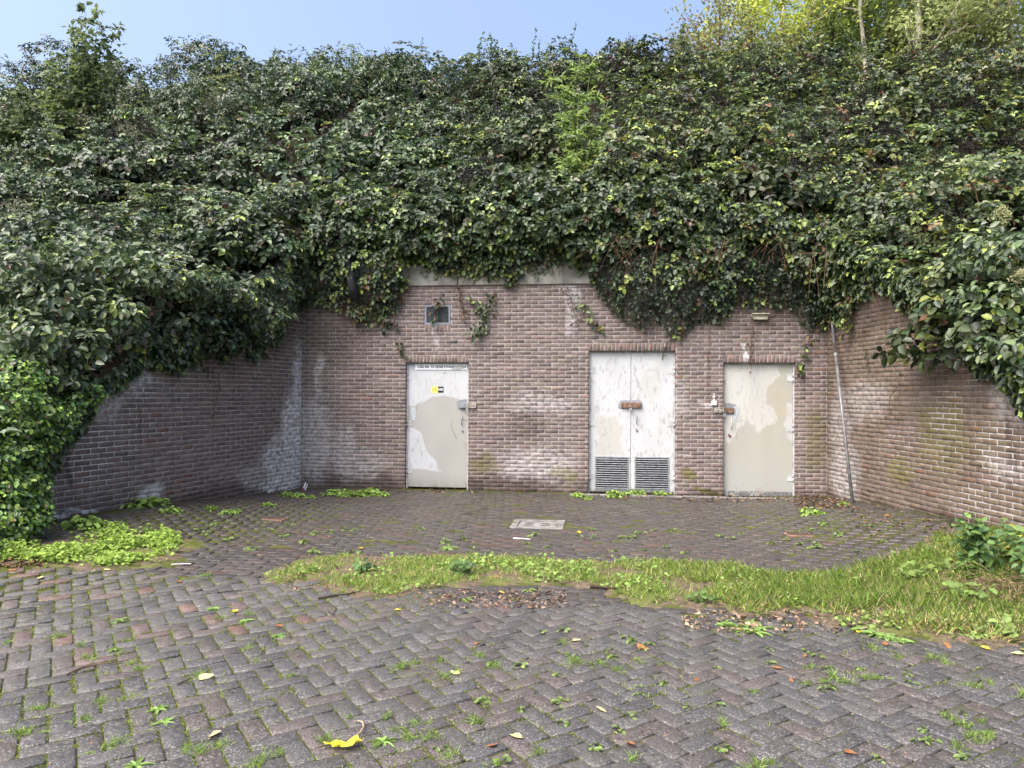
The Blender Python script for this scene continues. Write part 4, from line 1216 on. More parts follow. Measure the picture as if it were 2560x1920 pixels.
# mounds of bramble all over the embankment
cl = []
tries = 0
while len(cl) < 900 and tries < 60000:
    tries += 1
    Y = 6.0 + 16.0 * rf.random() ** .8; X = rf.uniform(-1, 1) * (0.74 * Y + 0.8)
    s = Y + .12 * X - 5.62
    if s < 0.15 or s > 15.5: continue
    if X < xl(Y) - 0.02 or X > xr(Y) + 0.02: ok = True
    elif Y > yb(X) + .05: ok = True
    else: ok = False
    if Y < 12.3 and X < xl(min(Y, 12.33)) - 0.02 and Y < 6.6: ok = False
    if not ok: continue
    r = rf.choice([.26, .36, .5, .68, .9], p=[.2, .25, .25, .2, .1]) * rf.uniform(.85, 1.15)
    near = min(abs(X - float(xl(Y))), abs(X - float(xr(Y)))) if Y < 12 else 1
    if near < .35: r = min(r, .42)
    cl.append((X, Y, float(hz(X, Y)) + rf.uniform(-.12, .55) + (.25 if s > 12.8 else 0) * rf.random(), r))
for (X, Y, z, r) in cl:
    area = 2.2 * math.pi * r * r
    n = int(area * (72 if Y < 13 else 62))
    left = sstep(1.5, -3.0, X); right = sstep(0.5, 4.0, X)
    p, t, nr = ball((X, Y, z), (r * 1.25, r, r * .85), n, rf)
    km = carve(p, rf); p, t, nr = p[km], t[km], nr[km]
    if len(p) == 0: continue
    tone = rf.uniform(.62, 1.4)
    yel = rf.random() < .12 + .12 * right
    w = [3.0 + left, 4.0, 1.9 + .3 * left, .25 + .5 * right + (1.6 if yel else 0), .8 + .6 * left, .12 + .45 * right]
    col = palette(len(p), w, rf) * tone
    col = col * (np.array([.95, 1.0, 1.0]) * left + np.array([1.08, 1.0, .82]) * (1 - left))
    big = rf.choice([.78, .95, 1.1, 1.45], p=[.25, .35, .25, .15])
    L = rf.uniform(.065, .115, len(p)) * big * (1.0 if Y < 13 else 1.12)
    bramble.tri(p, t, nr, L, L * rf.uniform(.62, .82, len(p)), col, fine=Y < 15.5, rng=rf)
    # arching canes
    for _ in range(2 if X < 0 else 4):
        a = np.array([X, Y, z]) + rf.normal(0, r * .4, 3); d = unit(rf.normal(0, 1, 3) + np.array([0, -.7, .1]))
        q = [a + d * r * 1.2 * k / 5 + np.array([0, 0, .12 * r * k - .07 * r * k * k]) for k in range(6)]
        canes.append(q); cane_r.append(rf.uniform(.003, .006)); cane_c.append(np.array([.10, .06, .04]) * rf.uniform(.6, 1.3))
    pb_ = .16 + .75 * right * sstep(9.5, 12, Y) + .35 * sstep(-3, 0, X) * sstep(12, 14, Y)
    if rf.random() < pb_:
        k = rf.integers(24, 50)
        d = unit(rf.normal(0, 1, (k, 3)) + np.array([0, -.9, .5]))
        for cc in range(3):
            c0 = np.array([X, Y, z]) + unit(rf.normal(0, 1, 3) + np.array([0, -1, .6])) * r * 1.02
            berries.append(c0 + rf.normal(0, .065, (k, 3)))
# dark low layer between the mounds
n = 52000
Y = 6.2 + 14 * rf.random(n) ** .85; X = rf.uniform(-1, 1, n) * (.74 * Y + .8)
s = Y + .12 * X - 5.62
okm = ((X < xl(Y) - .02) | (X > xr(Y) + .02) | (Y > yb(X) + .05)) & (s > .2) & (s < 14.5)
X, Y = X[okm], Y[okm]; n = len(X)
p = np.column_stack([X, Y, hz(X, Y) + rf.uniform(-.05, .34, n)]); p = p[carve(p, rf, .385, .85)]; n = len(p)
nr = unit(np.array([0, -.45, .7]) + rf.normal(0, .4, (n, 3))); t = rf.normal(0, .7, (n, 3)) + np.array([0, -.2, -.5]); t = t - nr * (t * nr).sum(1, keepdims=True)
bramble.add(p, t, nr, rf.uniform(.07, .12, n), rf.uniform(.05, .085, n), palette(n, [4, 3, 1, .3, .6, .8], rf), fine=False)

# arching sprays that stand out of the mounds
for k in range(1250):
    Y = 6.6 + 13.0 * rf.random() ** .8; X = rf.uniform(-1, 1) * (.73 * Y + .4)
    s = Y + .12 * X - 5.62
    if s < .5 or not (X < xl(Y) - .05 or X > xr(Y) + .05 or Y > yb(X) + .1): continue
    a = np.array([X, Y, float(hz(X, Y)) + rf.uniform(.3, .75)])
    d = unit(np.array([rf.normal(0, 1), -.75 + rf.normal(0, .4), .15 + rf.normal(0, .25)])); ln = rf.uniform(.45, 1.05); m_ = 9
    f = np.linspace(0, 1, m_); q = a + np.outer(f * ln, d) + np.column_stack([0 * f, 0 * f, .38 * ln * f - .75 * ln * f ** 2])
    canes.append(q); cane_r.append(.0045); cane_c.append(np.array([.11, .09, .04]) * rf.uniform(.6, 1.3))
    tdir = unit(np.gradient(q, axis=0)); sd_ = unit(np.cross(tdir, [0, 0, 1.0]) + 1e-6) * np.where(np.arange(m_) % 2, 1, -1)[:, None]
    nr = unit(np.array([0, -.25, 1.0]) + rf.normal(0, .22, (m_, 3))); t = unit(sd_ + tdir * .5 + np.array([0, 0, -.25])); t = t - nr * (t * nr).sum(1, keepdims=True)
    L = rf.uniform(.075, .125) * rf.uniform(.8, 1.15, m_); right = float(sstep(0.5, 4.0, X))
    w = [.6, 2.5, 3.0, .8 + 1.4 * right, 1.6 - right, .1]
    bramble.tri(q + t * .04, t, nr, L, L * .74, palette(m_, w, rf) * rf.uniform(.85, 1.3), rng=rf)
# curtains hanging over the walls: lower edge read off the photograph
def interp_edge(W, px):
    q = sorted(W.sz(u, v) for u, v in px); q = np.array(q)
    return lambda s: np.interp(s, q[:, 0], q[:, 1])
def curtain(W, edge, s0, s1, ztop, dens, bulge, wts, Lr, acc, rng, skip=None, prof=None, rag=.16, tone=1.0):
    A = (s1 - s0) * 1.3
    n = int(A * dens)
    s = rng.uniform(s0, s1, n)
    zb = edge(s) + rag * (vnoise(s * 5, s * 0 + 3, 77) - .35) + .35 * rag * (vnoise(s * 21, s * 0 + 9, 78) - .5)
    zt = ztop(s)
    f = rng.random(n) ** .85
    z = zb + f * np.maximum(zt - zb, .02)
    keepm = zt > zb
    off = .035 + bulge * sstep(0, 1.0, z - zb) * (.35 + .75 * vnoise(s * 3.2, z * 3.2, 79)) + rng.uniform(0, .12, n) * sstep(0, .4, z - zb)
    if skip is not None: keepm &= ~skip(s, z, rng)
    s, z, off = s[keepm], z[keepm], off[keepm]; n = len(s)
    p = W.world(s, -off, z)
    if prof is None:
        km = carve(p, rng, .30, .75); p = p[km]; n = len(p)
    out = np.array([-W.n[0], -W.n[1], 0.0])
    nr = unit(out * .75 + np.array([0, 0, .45]) + rng.normal(0, .33, (n, 3)))
    t = np.array([0, 0, -1.0]) + rng.normal(0, .45, (n, 3)) + out * .25; t = t - nr * (t * nr).sum(1, keepdims=True)
    L = rng.uniform(*Lr, n)
    col = palette(n, wts, rng) * tone
    if prof is None: acc.tri(p, t, nr, L, L * rng.uniform(.62, .85, n), col, rng=rng)
    else: acc.add(p, t, nr, L, L * rng.uniform(.85, 1.1, n), col, prof=prof, fold=.12, curl=.1)
E_b = [(740, 770), (817, 773), (850, 800), (880, 806), (930, 800), (962, 812), (1005, 770), (1018, 735), (1024, 690), (1065, 668), (1090, 690), (1150, 698), (1240, 708), (1290, 715), (1320, 698), (1380, 676), (1420, 668), (1475, 690), (1490, 715), (1502, 741),
       (1553, 800), (1589, 835), (1643, 825), (1698, 840), (1734, 822), (1806, 805), (1824, 785), (1850, 775), (1897, 772), (1950, 775), (1987, 791), (2023, 830), (2066, 835)]
eb = interp_edge(WB, E_b)
bare = [WB.sz(1035, 680) + (.16, .14), WB.sz(1390, 690) + (.20, .13), WB.sz(1470, 655) + (.10, .22), WB.sz(1250, 695) + (.12, .06)]
def skip_b(s, z, rng):
    m = np.zeros(len(s), bool)
    for (cs, cz, rs, rz) in bare: m |= (((s - cs) / rs) ** 2 + ((z - cz) / rz) ** 2 < 1)
    m &= rng.random(len(s)) < .93
    ivz = (s > WB.sz(1500, 700)[0]) & (z < 3.75 + .5 * vnoise(s * 2, z * 2, 88))
    return m | (ivz & (vnoise(s * 3.1, z * 1.7, 89) < .62) & (rng.random(len(s)) < .93))
curtain(WB, eb, -.05, WB.L + .05, lambda s: 4.1 + .5 * vnoise(s * 2.3, s * 0, 71), 380, .36, [2.2, 3.2, 2.4, 2.4, .6, .25], (.06, .10), bramble, rf, skip_b)
for _ in range(150):
    sx = rf.uniform(-.3, WB.L + .3); w0 = WB.world(sx, rf.uniform(-.28, .55), rf.uniform(3.95, 4.75))[0]; r = rf.uniform(.2, .42)
    p, t, nr = ball(w0, (r * 1.25, r, r * .9), int(2.2 * math.pi * r * r * 95), rf)
    L = rf.uniform(.065, .11, len(p)); bramble.tri(p, t, nr, L, L * rf.uniform(.62, .82, len(p)), palette(len(p), [2.2, 3.4, 2.2, 1.3 if rf.random() < .5 else .3, .6, .2], rf) * rf.uniform(.75, 1.2), rng=rf)
s_iv0 = WB.sz(1490, 700)[0]; s_iv1 = WB.sz(2070, 700)[0]
ivy = Leaves()
curtain(WB, eb, s_iv0, s_iv1, lambda s: s * 0 + 4.3, 1500, .14, [7, 2, .25, .1, .4, .05], (.04, .068), ivy, rf, None, (IVY_X, IVY_Y), tone=.8)
curtain(WB, lambda s: eb(s) + .05, WB.sz(880, 700)[0], s_iv0, lambda s: s * 0 + 4.3, 420, .05, [6, 3, .3, .2, .4, .05], (.04, .065), ivy, rf, skip_b, (IVY_X, IVY_Y), tone=.85)
E_l = [(129, 1206), (136, 1152), (201, 1085), (223, 1000), (295, 953), (368, 915), (425, 928), (480, 908), (520, 880), (559, 915), (600, 880), (635, 910), (660, 905), (686, 872), (715, 816), (748, 770)]
el = interp_edge(WL, E_l)
curtain(WL, el, 0, WL.L, lambda s: np.maximum(np.minimum(ztopL(WL.o[1] + WL.d[1] * s), 4.0) + .25, el(s) + .02), 380, .32, [3, 4, 2.2, .9, 1.2, .15], (.06, .10), bramble, rf, None)
E_r = [(2070, 832), (2110, 815), (2130, 790), (2150, 745), (2190, 735), (2235, 725), (2274, 775), (2341, 805), (2372, 850), (2423, 885), (2450, 915), (2509, 945), (2560, 975), (2600, 1010)]
er = interp_edge(WR, E_r)
curtain(WR, er, 0, WR.sz(2600, 900)[0], lambda s: np.minimum(ztopR(WR.o[1] + WR.d[1] * s), 4.2) + .35, 420, .22, [2.4, 4, 2.4, 1.6, .9, .2], (.06, .105), bramble, rf, None)
curtain(WR, lambda s: np.minimum(ztopR(WR.o[1] + WR.d[1] * s), 4.0) - .05 + s * 0, WR.sz(2235, 725)[0], 4.8, lambda s: np.minimum(ztopR(WR.o[1] + WR.d[1] * s), 4.2) + .4, 260, .15, [2.4, 4, 2.4, 1.6, .9, .2], (.06, .105), bramble, rf, None)

# broad-leaved clumps leaning out over the left wing wall and round its low end
broad = Leaves()
for (u, v, Yd, r, tn) in [(250, 640, 9.2, .42, 1.1), (330, 690, 9.0, .40, 1.25), (180, 680, 8.6, .42, 1.0), (420, 700, 9.2, .36, 1.1), (120, 760, 8.2, .42, 1.05), (270, 780, 8.6, .38, 1.25), (500, 720, 9.7, .38, 1.0), (580, 740, 10.2, .38, 1.0),
                          (60, 840, 7.8, .42, 1.1), (180, 870, 8.1, .38, .8), (320, 850, 8.9, .30, .9), (30, 700, 8.2, .5, .9), (650, 790, 10.6, .36, 1.0), (130, 940, 7.9, .30, .8), (2480, 640, 8.2, .42, 1.25), (2420, 760, 8.2, .36, 1.1), (2530, 760, 7.8, .42, 1.2), (2560, 880, 7.4, .34, 1.1), (2490, 870, 7.7, .26, 1.0), (2380, 690, 8.8, .34, 1.0), (2600, 640, 7.8, .5, 1.1)]:
    c0 = at_px(u, v, Yd)
    p, t, nr = ball(c0, (r * 1.2, r, r * .75), int(330 * r / .4), rf, up=.9)
    L = rf.uniform(.06, .115, len(p))
    broad.add(p, t, nr, L, L * rf.uniform(.55, .7, len(p)), palette(len(p), [1.2, 4, 3.6, .8, 1.6, .1], rf) * tn, fold=.18, curl=.3)
low = Leaves()
for (u, v, Yd, r) in [(20, 1330, 6.75, .22), (70, 1310, 6.85, .22), (110, 1290, 7.0, .20), (40, 1250, 6.9, .28), (100, 1215, 7.1, .22), (30, 1160, 7.0, .30), (95, 1140, 7.2, .24), (150, 1090, 7.5, .20), (60, 1080, 7.2, .28), (20, 1010, 7.2, .32),
                      (110, 1030, 7.5, .24), (175, 1050, 7.7, .16), (195, 1010, 7.9, .16), (240, 985, 8.1, .14), (60, 950, 7.5, .28), (-60, 1250, 6.8, .4), (-70, 1080, 7.0, .45), (130, 1250, 7.1, .14), (-60, 1380, 6.3, .3), (10, 1380, 6.5, .14)]:
    c0 = at_px(u - (38 if v > 1060 else 15), v, Yd)
    p, t, nr = ball(c0, (r * 1.1, r, r * 1.0), int(480 * (r / .24) ** 1.5), rf, up=.5)
    L = rf.uniform(.03, .065, len(p))
    low.add(p, t, nr, L, L * rf.uniform(.6, .8, len(p)), palette(len(p), [.8, 2.4, 3.2, 3.0, .5, .2], rf) * np.array([1.05, 1.3, .85]), fold=.15, curl=.25)

tag(bramble.build('bramble', M_leaf), 'dense green bramble covering the embankment and hanging over the walls', 'bramble', kind='stuff')
tag(ivy.build('ivy', M_leaf), 'dark ivy clinging to the brick and concrete above the double doors', 'ivy', kind='stuff')
tag(broad.build('broadleaf_shrubs', M_leaf), 'paler broad-leaved growth leaning over both wing walls', 'shrubs', kind='stuff')
tag(low.build('climbing_weeds', M_leaf), 'bright green climbing weeds smothering the low end of the left wing wall', 'weeds', kind='stuff')

# dead stems trailing below the greenery
for k in range(300):
    W, u = (WB, rf.uniform(860, 2060)) if rf.random() < .8 else (WR, rf.uniform(2080, 2350))
    s0, _ = W.sz(u, 750)
    zb = float(eb(s0) if W is WB else er(s0))
    ln = rf.uniform(.12, .55) * (1.4 if rf.random() < .12 else .8)
    z1 = zb + rf.uniform(.0, .35); sway = rf.normal(0, .06)
    q = W.world(s0 + sway * np.linspace(0, 1, 6) ** 2 + rf.normal(0, .006, 6), -rf.uniform(.02, .14) - .02 * np.sin(np.linspace(0, 3, 6)), np.linspace(z1, z1 - ln, 6))
    canes.append(q); cane_r.append(rf.uniform(.0016, .0034)); cane_c.append(np.array([.15, .085, .055]) * rf.uniform(.5, 1.4))
for k in range(500):                                     # tangles of dead cane in the gaps
    u = rf.uniform(1500, 2450); v = rf.uniform(330, 640)
    x, y, z = hill_px(u, v, .25)
    d = unit(rf.normal(0, 1, 3) + np.array([0, -.3, -.8])); a = np.array([x, y, z])
    canes.append([a + d * .11 * j + np.array([0, 0, -.006 * j * j]) for j in range(6)]); cane_r.append(rf.uniform(.003, .005)); cane_c.append(np.array([.15, .085, .055]) * rf.uniform(.5, 1.3))
o = strands('dead_canes', canes, cane_r, cane_c, M_dry); tag(o, 'brown dead bramble canes tangled through the greenery', 'canes', kind='stuff')

# dark fruit clusters
bp = np.vstack(berries); n = len(bp)
tet = np.array([[1, 1, 1], [1, -1, -1], [-1, 1, -1], [-1, -1, 1]]) * .0095
R_ = rf.uniform(.7, 1.4, (n, 1, 1))
Vb = (bp[:, None] + tet[None] * R_).reshape(-1, 3)
Fb = (np.array([[0, 1, 2], [0, 3, 1], [0, 2, 3], [1, 3, 2]])[None] + (np.arange(n) * 4)[:, None, None]).reshape(-1, 3)
o = obj('berry_clusters', make_mesh('berry_clusters', Vb, [Fb], col=np.tile([.022, .017, .022], (n * 4, 1)), smooth=True), M_berry)
tag(o, 'near black berry clusters scattered through the bramble', 'berries', kind='stuff')
# fluffy seed heads, upper left
sd = Leaves()
for (u, v, r) in [(270, 230, .45), (300, 275, .4), (520, 240, .42), (500, 260, .35), (540, 250, .35), (210, 300, .3), (590, 260, .25), (310, 320, .25), (40, 520, .25), (90, 560, .25)]:
    x, y, z = hill_px(u, v, .75)
    n = int(150 * r / .3); p = np.array([x, y, z]) + rf.normal(0, r * .5, (n, 3)) * [1.2, .5, .7]
    d = unit(rf.normal(0, 1, (n * 3, 3))); sd.add(np.repeat(p, 3, 0), d, unit(rf.normal(0, 1, (n * 3, 3))), .05, .012, np.array([.30, .30, .22]), fine=False)
tag(sd.build('seed_heads', M_dry), 'pale fluffy seed heads spread over the bramble on the upper slope', 'seed heads', kind='stuff')

# ------------------------------------------------------------------ trees and single plants on the bank
M_bark = plain('pale_bark', (.46, .42, .36), .85, .2, var=.35, scale=9, bump=.5)
M_bark2 = plain('brown_bark', (.15, .105, .075), .9, .2, var=.35, scale=9, bump=.5)
M_stem = plain('green_stem', (.10, .13, .05), .7, .3)
rt = np.random.default_rng(61)

def tree(label, u, Yd, lean, rad, cols, bark, crown, name='tree', size=.13, n_leaf=5200, top=7.5, limbs=9, group=None):
    kx, _ = ray(u, 100); X = kx * Yd; z0 = float(hz(X, Yd)) - .2
    r = empty(name, (X, Yd, z0)); tag(r, label, 'tree', group)
    n = 9; pth = [np.array([lean * (k / 8) ** 1.3 * 1.2 + .08 * math.sin(k * 1.3 + u), .05 * math.sin(k), top * k / 8]) for k in range(n)]
    m = MB(); m.tube(pth, [rad * (1 - .085 * k) for k in range(n)], 9)
    ends = []
    for k in range(limbs):
        f = rt.uniform(.25, .95); i = int(f * 8); base = pth[i]
        a = rt.uniform(0, 2 * math.pi); L = rt.uniform(.8, 2.2) * (1.15 - f * .5)
        e = base + np.array([math.cos(a) * L, math.sin(a) * L, L * rt.uniform(.5, 1.1)])
        mid = (base + e) / 2 + np.array([0, 0, -.12 * L]) + rt.normal(0, .08, 3)
        m.tube([base, mid, e], [rad * .42, rad * .28, rad * .1], 6); ends += [mid, e, (mid + e) / 2]
        for _ in range(2):
            e2 = e + rt.normal(0, .45, 3); m.tube([mid, (mid + e2) / 2 + rt.normal(0, .1, 3), e2], [rad * .2, rad * .13, rad * .05], 5); ends.append(e2)
    m.build('trunk', bark, r, smooth=True)
    lv = Leaves()
    ends += [np.array(crown[:3]) + unit(rt.normal(0, 1, 3)) * np.array([crown[3], crown[3], crown[4]]) * rt.random() ** .4 for _ in range(80)]
    ends = np.array(ends); k = rt.integers(0, len(ends), n_leaf)
    p = ends[k] + rt.normal(0, .23, (n_leaf, 3)) * [1.15, 1.15, .6]
    nr = unit(np.array([0, -.2, .8]) + rt.normal(0, .6, (n_leaf, 3))); t = rt.normal(0, 1, (n_leaf, 3)) + np.array([0, 0, -.5]); t = t - nr * (t * nr).sum(1, keepdims=True)
    L = rt.uniform(.7, 1.3, n_leaf) * size * 1.3
    ct = rt.uniform(.65, 1.35, len(ends))[k][:, None]
    c_ = np.array(cols)[rt.integers(0, len(cols), n_leaf)] * ct * rt.uniform(.8, 1.25, (n_leaf, 1))
    lv.add(p, t, nr, L, L * .5, c_, fine=False)
    lv.build('crown', M_tleaf, r)
    return r
YG = [(.46, .52, .08), (.38, .46, .08), (.52, .56, .12)]
GN = [(.18, .25, .07), (.24, .30, .09), (.15, .20, .06)]
OL = [(.22, .25, .10), (.29, .30, .13), (.17, .17, .08), (.2, .14, .08)]
PL_ = [(.34, .40, .16), (.27, .33, .13), (.40, .44, .19)]
tree('small olive green tree at the edge of the wood above the bank', 1790, 23.5, .1, .06, OL, M_bark2, (0, 0, 3.4, 1.5, 1.5), top=5.2, n_leaf=4200, size=.11)
tree('bright yellow green tree with a pale forked trunk above the bank', 1948, 25.0, .15, .15, YG, M_bark, (-.9, -.3, 5.0, 1.7, 1.9), top=9, n_leaf=6500, size=.12)
tree('fine-leaved green tree with a thin dark trunk beside the yellow tree', 2080, 25.5, .05, .085, PL_ + GN, M_bark2, (-.3, 0, 5.4, 1.9, 1.9), top=9, n_leaf=5200, size=.11)
tree('slender pale-trunked tree standing between two leaning trunks', 2172, 24.0, -.25, .10, GN + YG[:1], M_bark, (.2, .5, 6.2, 1.7, 1.6), top=9, n_leaf=3600, size=.11)
tree('tree with a pale leaning trunk in front of dark foliage', 2243, 25.0, -.4, .12, GN, M_bark, (.1, 1.2, 5.0, 1.8, 2.2), top=9, n_leaf=6500, size=.12)
tree('thick white-barked tree, straightest trunk of the wood above the bank', 2290, 23.0, .12, .16, PL_, M_bark, (.6, .7, 5.6, 1.8, 2.0), top=9.5, n_leaf=5600, size=.12)
tree('thin tree with reddish bark and brownish leaves above the bank', 2406, 23.5, .1, .075, OL + [(.2, .1, .05)], M_bark2, (.2, .3, 5.2, 1.3, 1.6), top=8, n_leaf=3600, size=.11)
tree('wide pale green tree at the end of the wood above the right wing wall', 2530, 22.0, .1, .10, PL_, M_bark, (.2, -.3, 4.8, 2.2, 2.3), top=8, n_leaf=7500, size=.12)
tree('dense dark green tree deep in the wood behind the pale trunks', 2160, 29.0, .2, .14, [(.06, .09, .03), (.08, .11, .035)], M_bark2, (.3, 0, 6.0, 3.0, 2.8), top=9.5, n_leaf=7500, size=.15)
tree('tall dark green tree deep in the wood behind the white trunk', 2360, 29.0, .2, .14, [(.06, .09, .03), (.09, .12, .04)], M_bark2, (.2, 0, 5.6, 3.2, 2.8), top=9.5, n_leaf=7500, size=.15)

def sapling(label, base, height, width, cols, size, n, name='sapling', lanc=False, lean=(0, 0), stems=5, wt=.5):
    r = empty(name, tuple(base)); tag(r, label, 'sapling')
    m = MB(); P_, T_ = [], []
    for s in range(stems):
        a = rt.uniform(0, 2 * math.pi); h = height * rt.uniform(.55, 1.0) if s else height
        w = width * rt.uniform(.3, 1) if s else width * .1
        q = [np.array([lean[0] * f + math.cos(a) * w * f ** 1.2, lean[1] * f + math.sin(a) * w * f * .6, h * f]) for f in np.linspace(0, 1, 7)]
        m.tube(q, [.016 * (1 - .13 * k) for k in range(7)], 6)
        for _ in range(n // stems):
            f = rt.uniform(.22, 1.0) ** .8 * 6; i = min(int(f), 5); p = q[i] + (q[i + 1] - q[i]) * (f - i)
            d = unit(np.array([rt.normal(), rt.normal() - .3, rt.uniform(-.2, .6)]))
            L = width * rt.uniform(.15, wt) * (1.15 - f / 8)
            e = p + d * L
            if lanc:
                sdv = unit(np.cross(d, np.array([0, -.4, 1.0]))); m.tube([p, (p + e) / 2 + np.array([0, 0, .02]), e], [.004, .003, .002], 4, caps=False)
                for j in range(5):
                    for sg in (-1, 1):
                        P_.append(p + (e - p) * (j + 1.4) / 5.4); T_.append(sdv * sg + d * .55 + np.array([0, 0, -.25]) + rt.normal(0, .12, 3))
                P_.append(e); T_.append(d)
            else:
                for j in range(3): P_.append(p + (e - p) * (j + 1) / 3); T_.append(d + rt.normal(0, .6, 3) + np.array([0, 0, -.35]))
    m.build('stem', M_stem, r, smooth=True)
    P_ = np.array(P_); T_ = np.array(T_); k = len(P_)
    nr = unit(np.array([0, -.45, .7]) + rt.normal(0, .4, (k, 3))); T_ = T_ - nr * (T_ * nr).sum(1, keepdims=True)
    lv = Leaves(); L = rt.uniform(.7, 1.3, k) * size
    c_ = np.array(cols)[rt.integers(0, len(cols), k)] * rt.uniform(.75, 1.25, (k, 1))
    lv.add(P_, T_, nr, L, L * (.38 if lanc else .75), c_, fine=False, prof=(LANCE_X, LANCE_Y))
    lv.build('crown', M_tleaf, r)
    return r
def on_hill(u, v, Y): 
    kx, _ = ray(u, v); return np.array([kx * Y, Y, float(hz(kx * Y, Y)) + .1])
sapling('tall young maple rising above the bramble crest at the left', on_hill(215, 190, 17.3), 3.25, .95, [(.13, .18, .07), (.16, .21, .08), (.10, .14, .06)], .135, 400, stems=9, wt=.5)
sapling('lower bushy maple beside the tall young maple', on_hill(150, 200, 17.0), 2.2, .75, [(.16, .22, .07), (.12, .17, .06)], .13, 190, stems=6)
sapling('short maple shoots beyond the two taller maples on the bramble crest', on_hill(45, 200, 16.2), 1.75, .6, [(.12, .16, .06), (.09, .13, .05)], .12, 200, stems=5)
sapling('young compound-leaved shoot on the bramble crest above the left wing wall', on_hill(545, 130, 18.3), 1.5, .55, [(.14, .18, .06), (.2, .22, .06)], .10, 34, stems=4, lanc=True)
x, y, z = hill_px(1440, 520, .3)
sapling('bright green ash sapling growing up through the middle of the bramble', (x, y, z - .2), 3.4, .70, [(.20, .29, .07), (.25, .34, .07), (.15, .23, .07)], .12, 130, stems=6, lanc=True, lean=(.1, 1.3), wt=.62)
sapling('leafy shoots on the crest where the bramble meets the wood', on_hill(1700, 120, 18.0), 1.35, .5, [(.14, .18, .06), (.10, .13, .05)], .10, 40, stems=6, lanc=True)

# shoots breaking the skyline (one plant each)
shoot_me = []
for k in range(6):
    lv = Leaves(); h = rt.uniform(.5, 1.0); n = 34
    f = rt.uniform(.1, 1, n); bend = rt.normal(0, .22)
    p = np.column_stack([bend * f ** 2, 0 * f, h * f]); t = np.column_stack([rt.normal(0, 1, n), rt.normal(0, 1, n), rt.uniform(-.2, .6, n)])
    nr = unit(np.array([0, -.3, .8]) + rt.normal(0, .4, (n, 3)))
    lv.add(p, t, nr, rt.uniform(.06, .11, n) * (1.15 - f * .6), .055, np.array([.09, .13, .05]) * rt.uniform(.7, 1.5, (n, 1)), fine=False)
    q = np.linspace(0, 1, 6); lv.add(np.column_stack([bend * q[:-1] ** 2, 0 * q[:-1], h * q[:-1]]), np.column_stack([bend * .3 + 0 * q[:-1], 0 * q[:-1], h / 5 + 0 * q[:-1]]), np.array([0, -1, 0.0]), h / 4.2, .012, np.array([.09, .07, .04]), fine=False)
    shoot_me.append(lv)
sm_ = []
for lv in shoot_me:
    me = make_mesh('skyline_shoot', np.vstack(lv.V), [np.concatenate(lv.F3)], col=np.vstack(lv.C)); me.materials.append(M_tleaf); sm_.append(me)
for k in range(46):
    u = rt.uniform(-40, 1780); kx, _ = ray(u, 120); Y = rt.uniform(17.6, 19.4)
    o = obj('skyline_shoot', sm_[rt.integers(6)], None, None, (kx * Y, Y, float(hz(kx * Y, Y)) + rt.uniform(.3, .75)), (rt.normal(0, .15), rt.normal(0, .2), rt.uniform(0, 6)))
    tag(o, 'thin leafy shoot sticking up from the bramble crest against the sky', 'shoot', 'shoots along the bramble crest')

# pale flower plumes of tall weeds on the right
def plume(label, u, v, Yd, h, w, cols):
    base = at_px(u, v, Yd); r = empty('flowering_weed', tuple(base)); tag(r, label, 'weed')
    m = MB(); m.tube([(0, 0, -.5), (.01, 0, 0), (.02, 0, h * .5), (.03, 0, h)], [.008, .007, .005, .002], 6); m.build('stem', M_stem, r)
    lv = Leaves(); n = 900; nbr = 26; br = rt.integers(0, nbr, n); ba = rt.uniform(0, 6.28, nbr); bz = rt.uniform(0, .95, nbr); bl = w * (1.1 - bz) * rt.uniform(.5, 1.1, nbr); f = rt.random(n) ** .6
    p = np.column_stack([bl[br] * f * np.cos(ba[br]), bl[br] * f * np.sin(ba[br]), h * bz[br] + bl[br] * f * .9]) + rt.normal(0, .012, (n, 3))
    lv.add(p, unit(rt.normal(0, 1, (n, 3))), unit(rt.normal(0, 1, (n, 3))), .022, .016, np.array(cols) * rt.uniform(.7, 1.3, (n, 1)), fine=False); lv.build('plume', M_dry, r)
    lf = Leaves(); n = 40; f = rt.uniform(-.5, .15, n); a = rt.uniform(0, 6.28, n)
    lf.add(np.column_stack([0 * f, 0 * f, f]), np.column_stack([np.cos(a), np.sin(a), .2 + 0 * a]), np.array([0, 0, 1.0]), .11, .03, np.array([.09, .15, .05]) * rt.uniform(.7, 1.3, (n, 1)), prof=(LANCE_X, LANCE_Y)); lf.build('leaves', M_leaf, r)
plume('weed with a tall pale cream flower plume above the right wing wall', 2508, 580, 8.3, .30, .15, (.36, .37, .2))
plume('weed with a short dense cream flower head lower on the right bank', 2556, 715, 7.6, .16, .14, (.42, .41, .24))
plume('feathery green weed over the low end of the left wing wall', 120, 700, 8.1, .42, .26, (.10, .15, .06))
plume('feathery green weed between broad leaves above the left wing wall', 310, 720, 8.8, .40, .22, (.11, .16, .06))

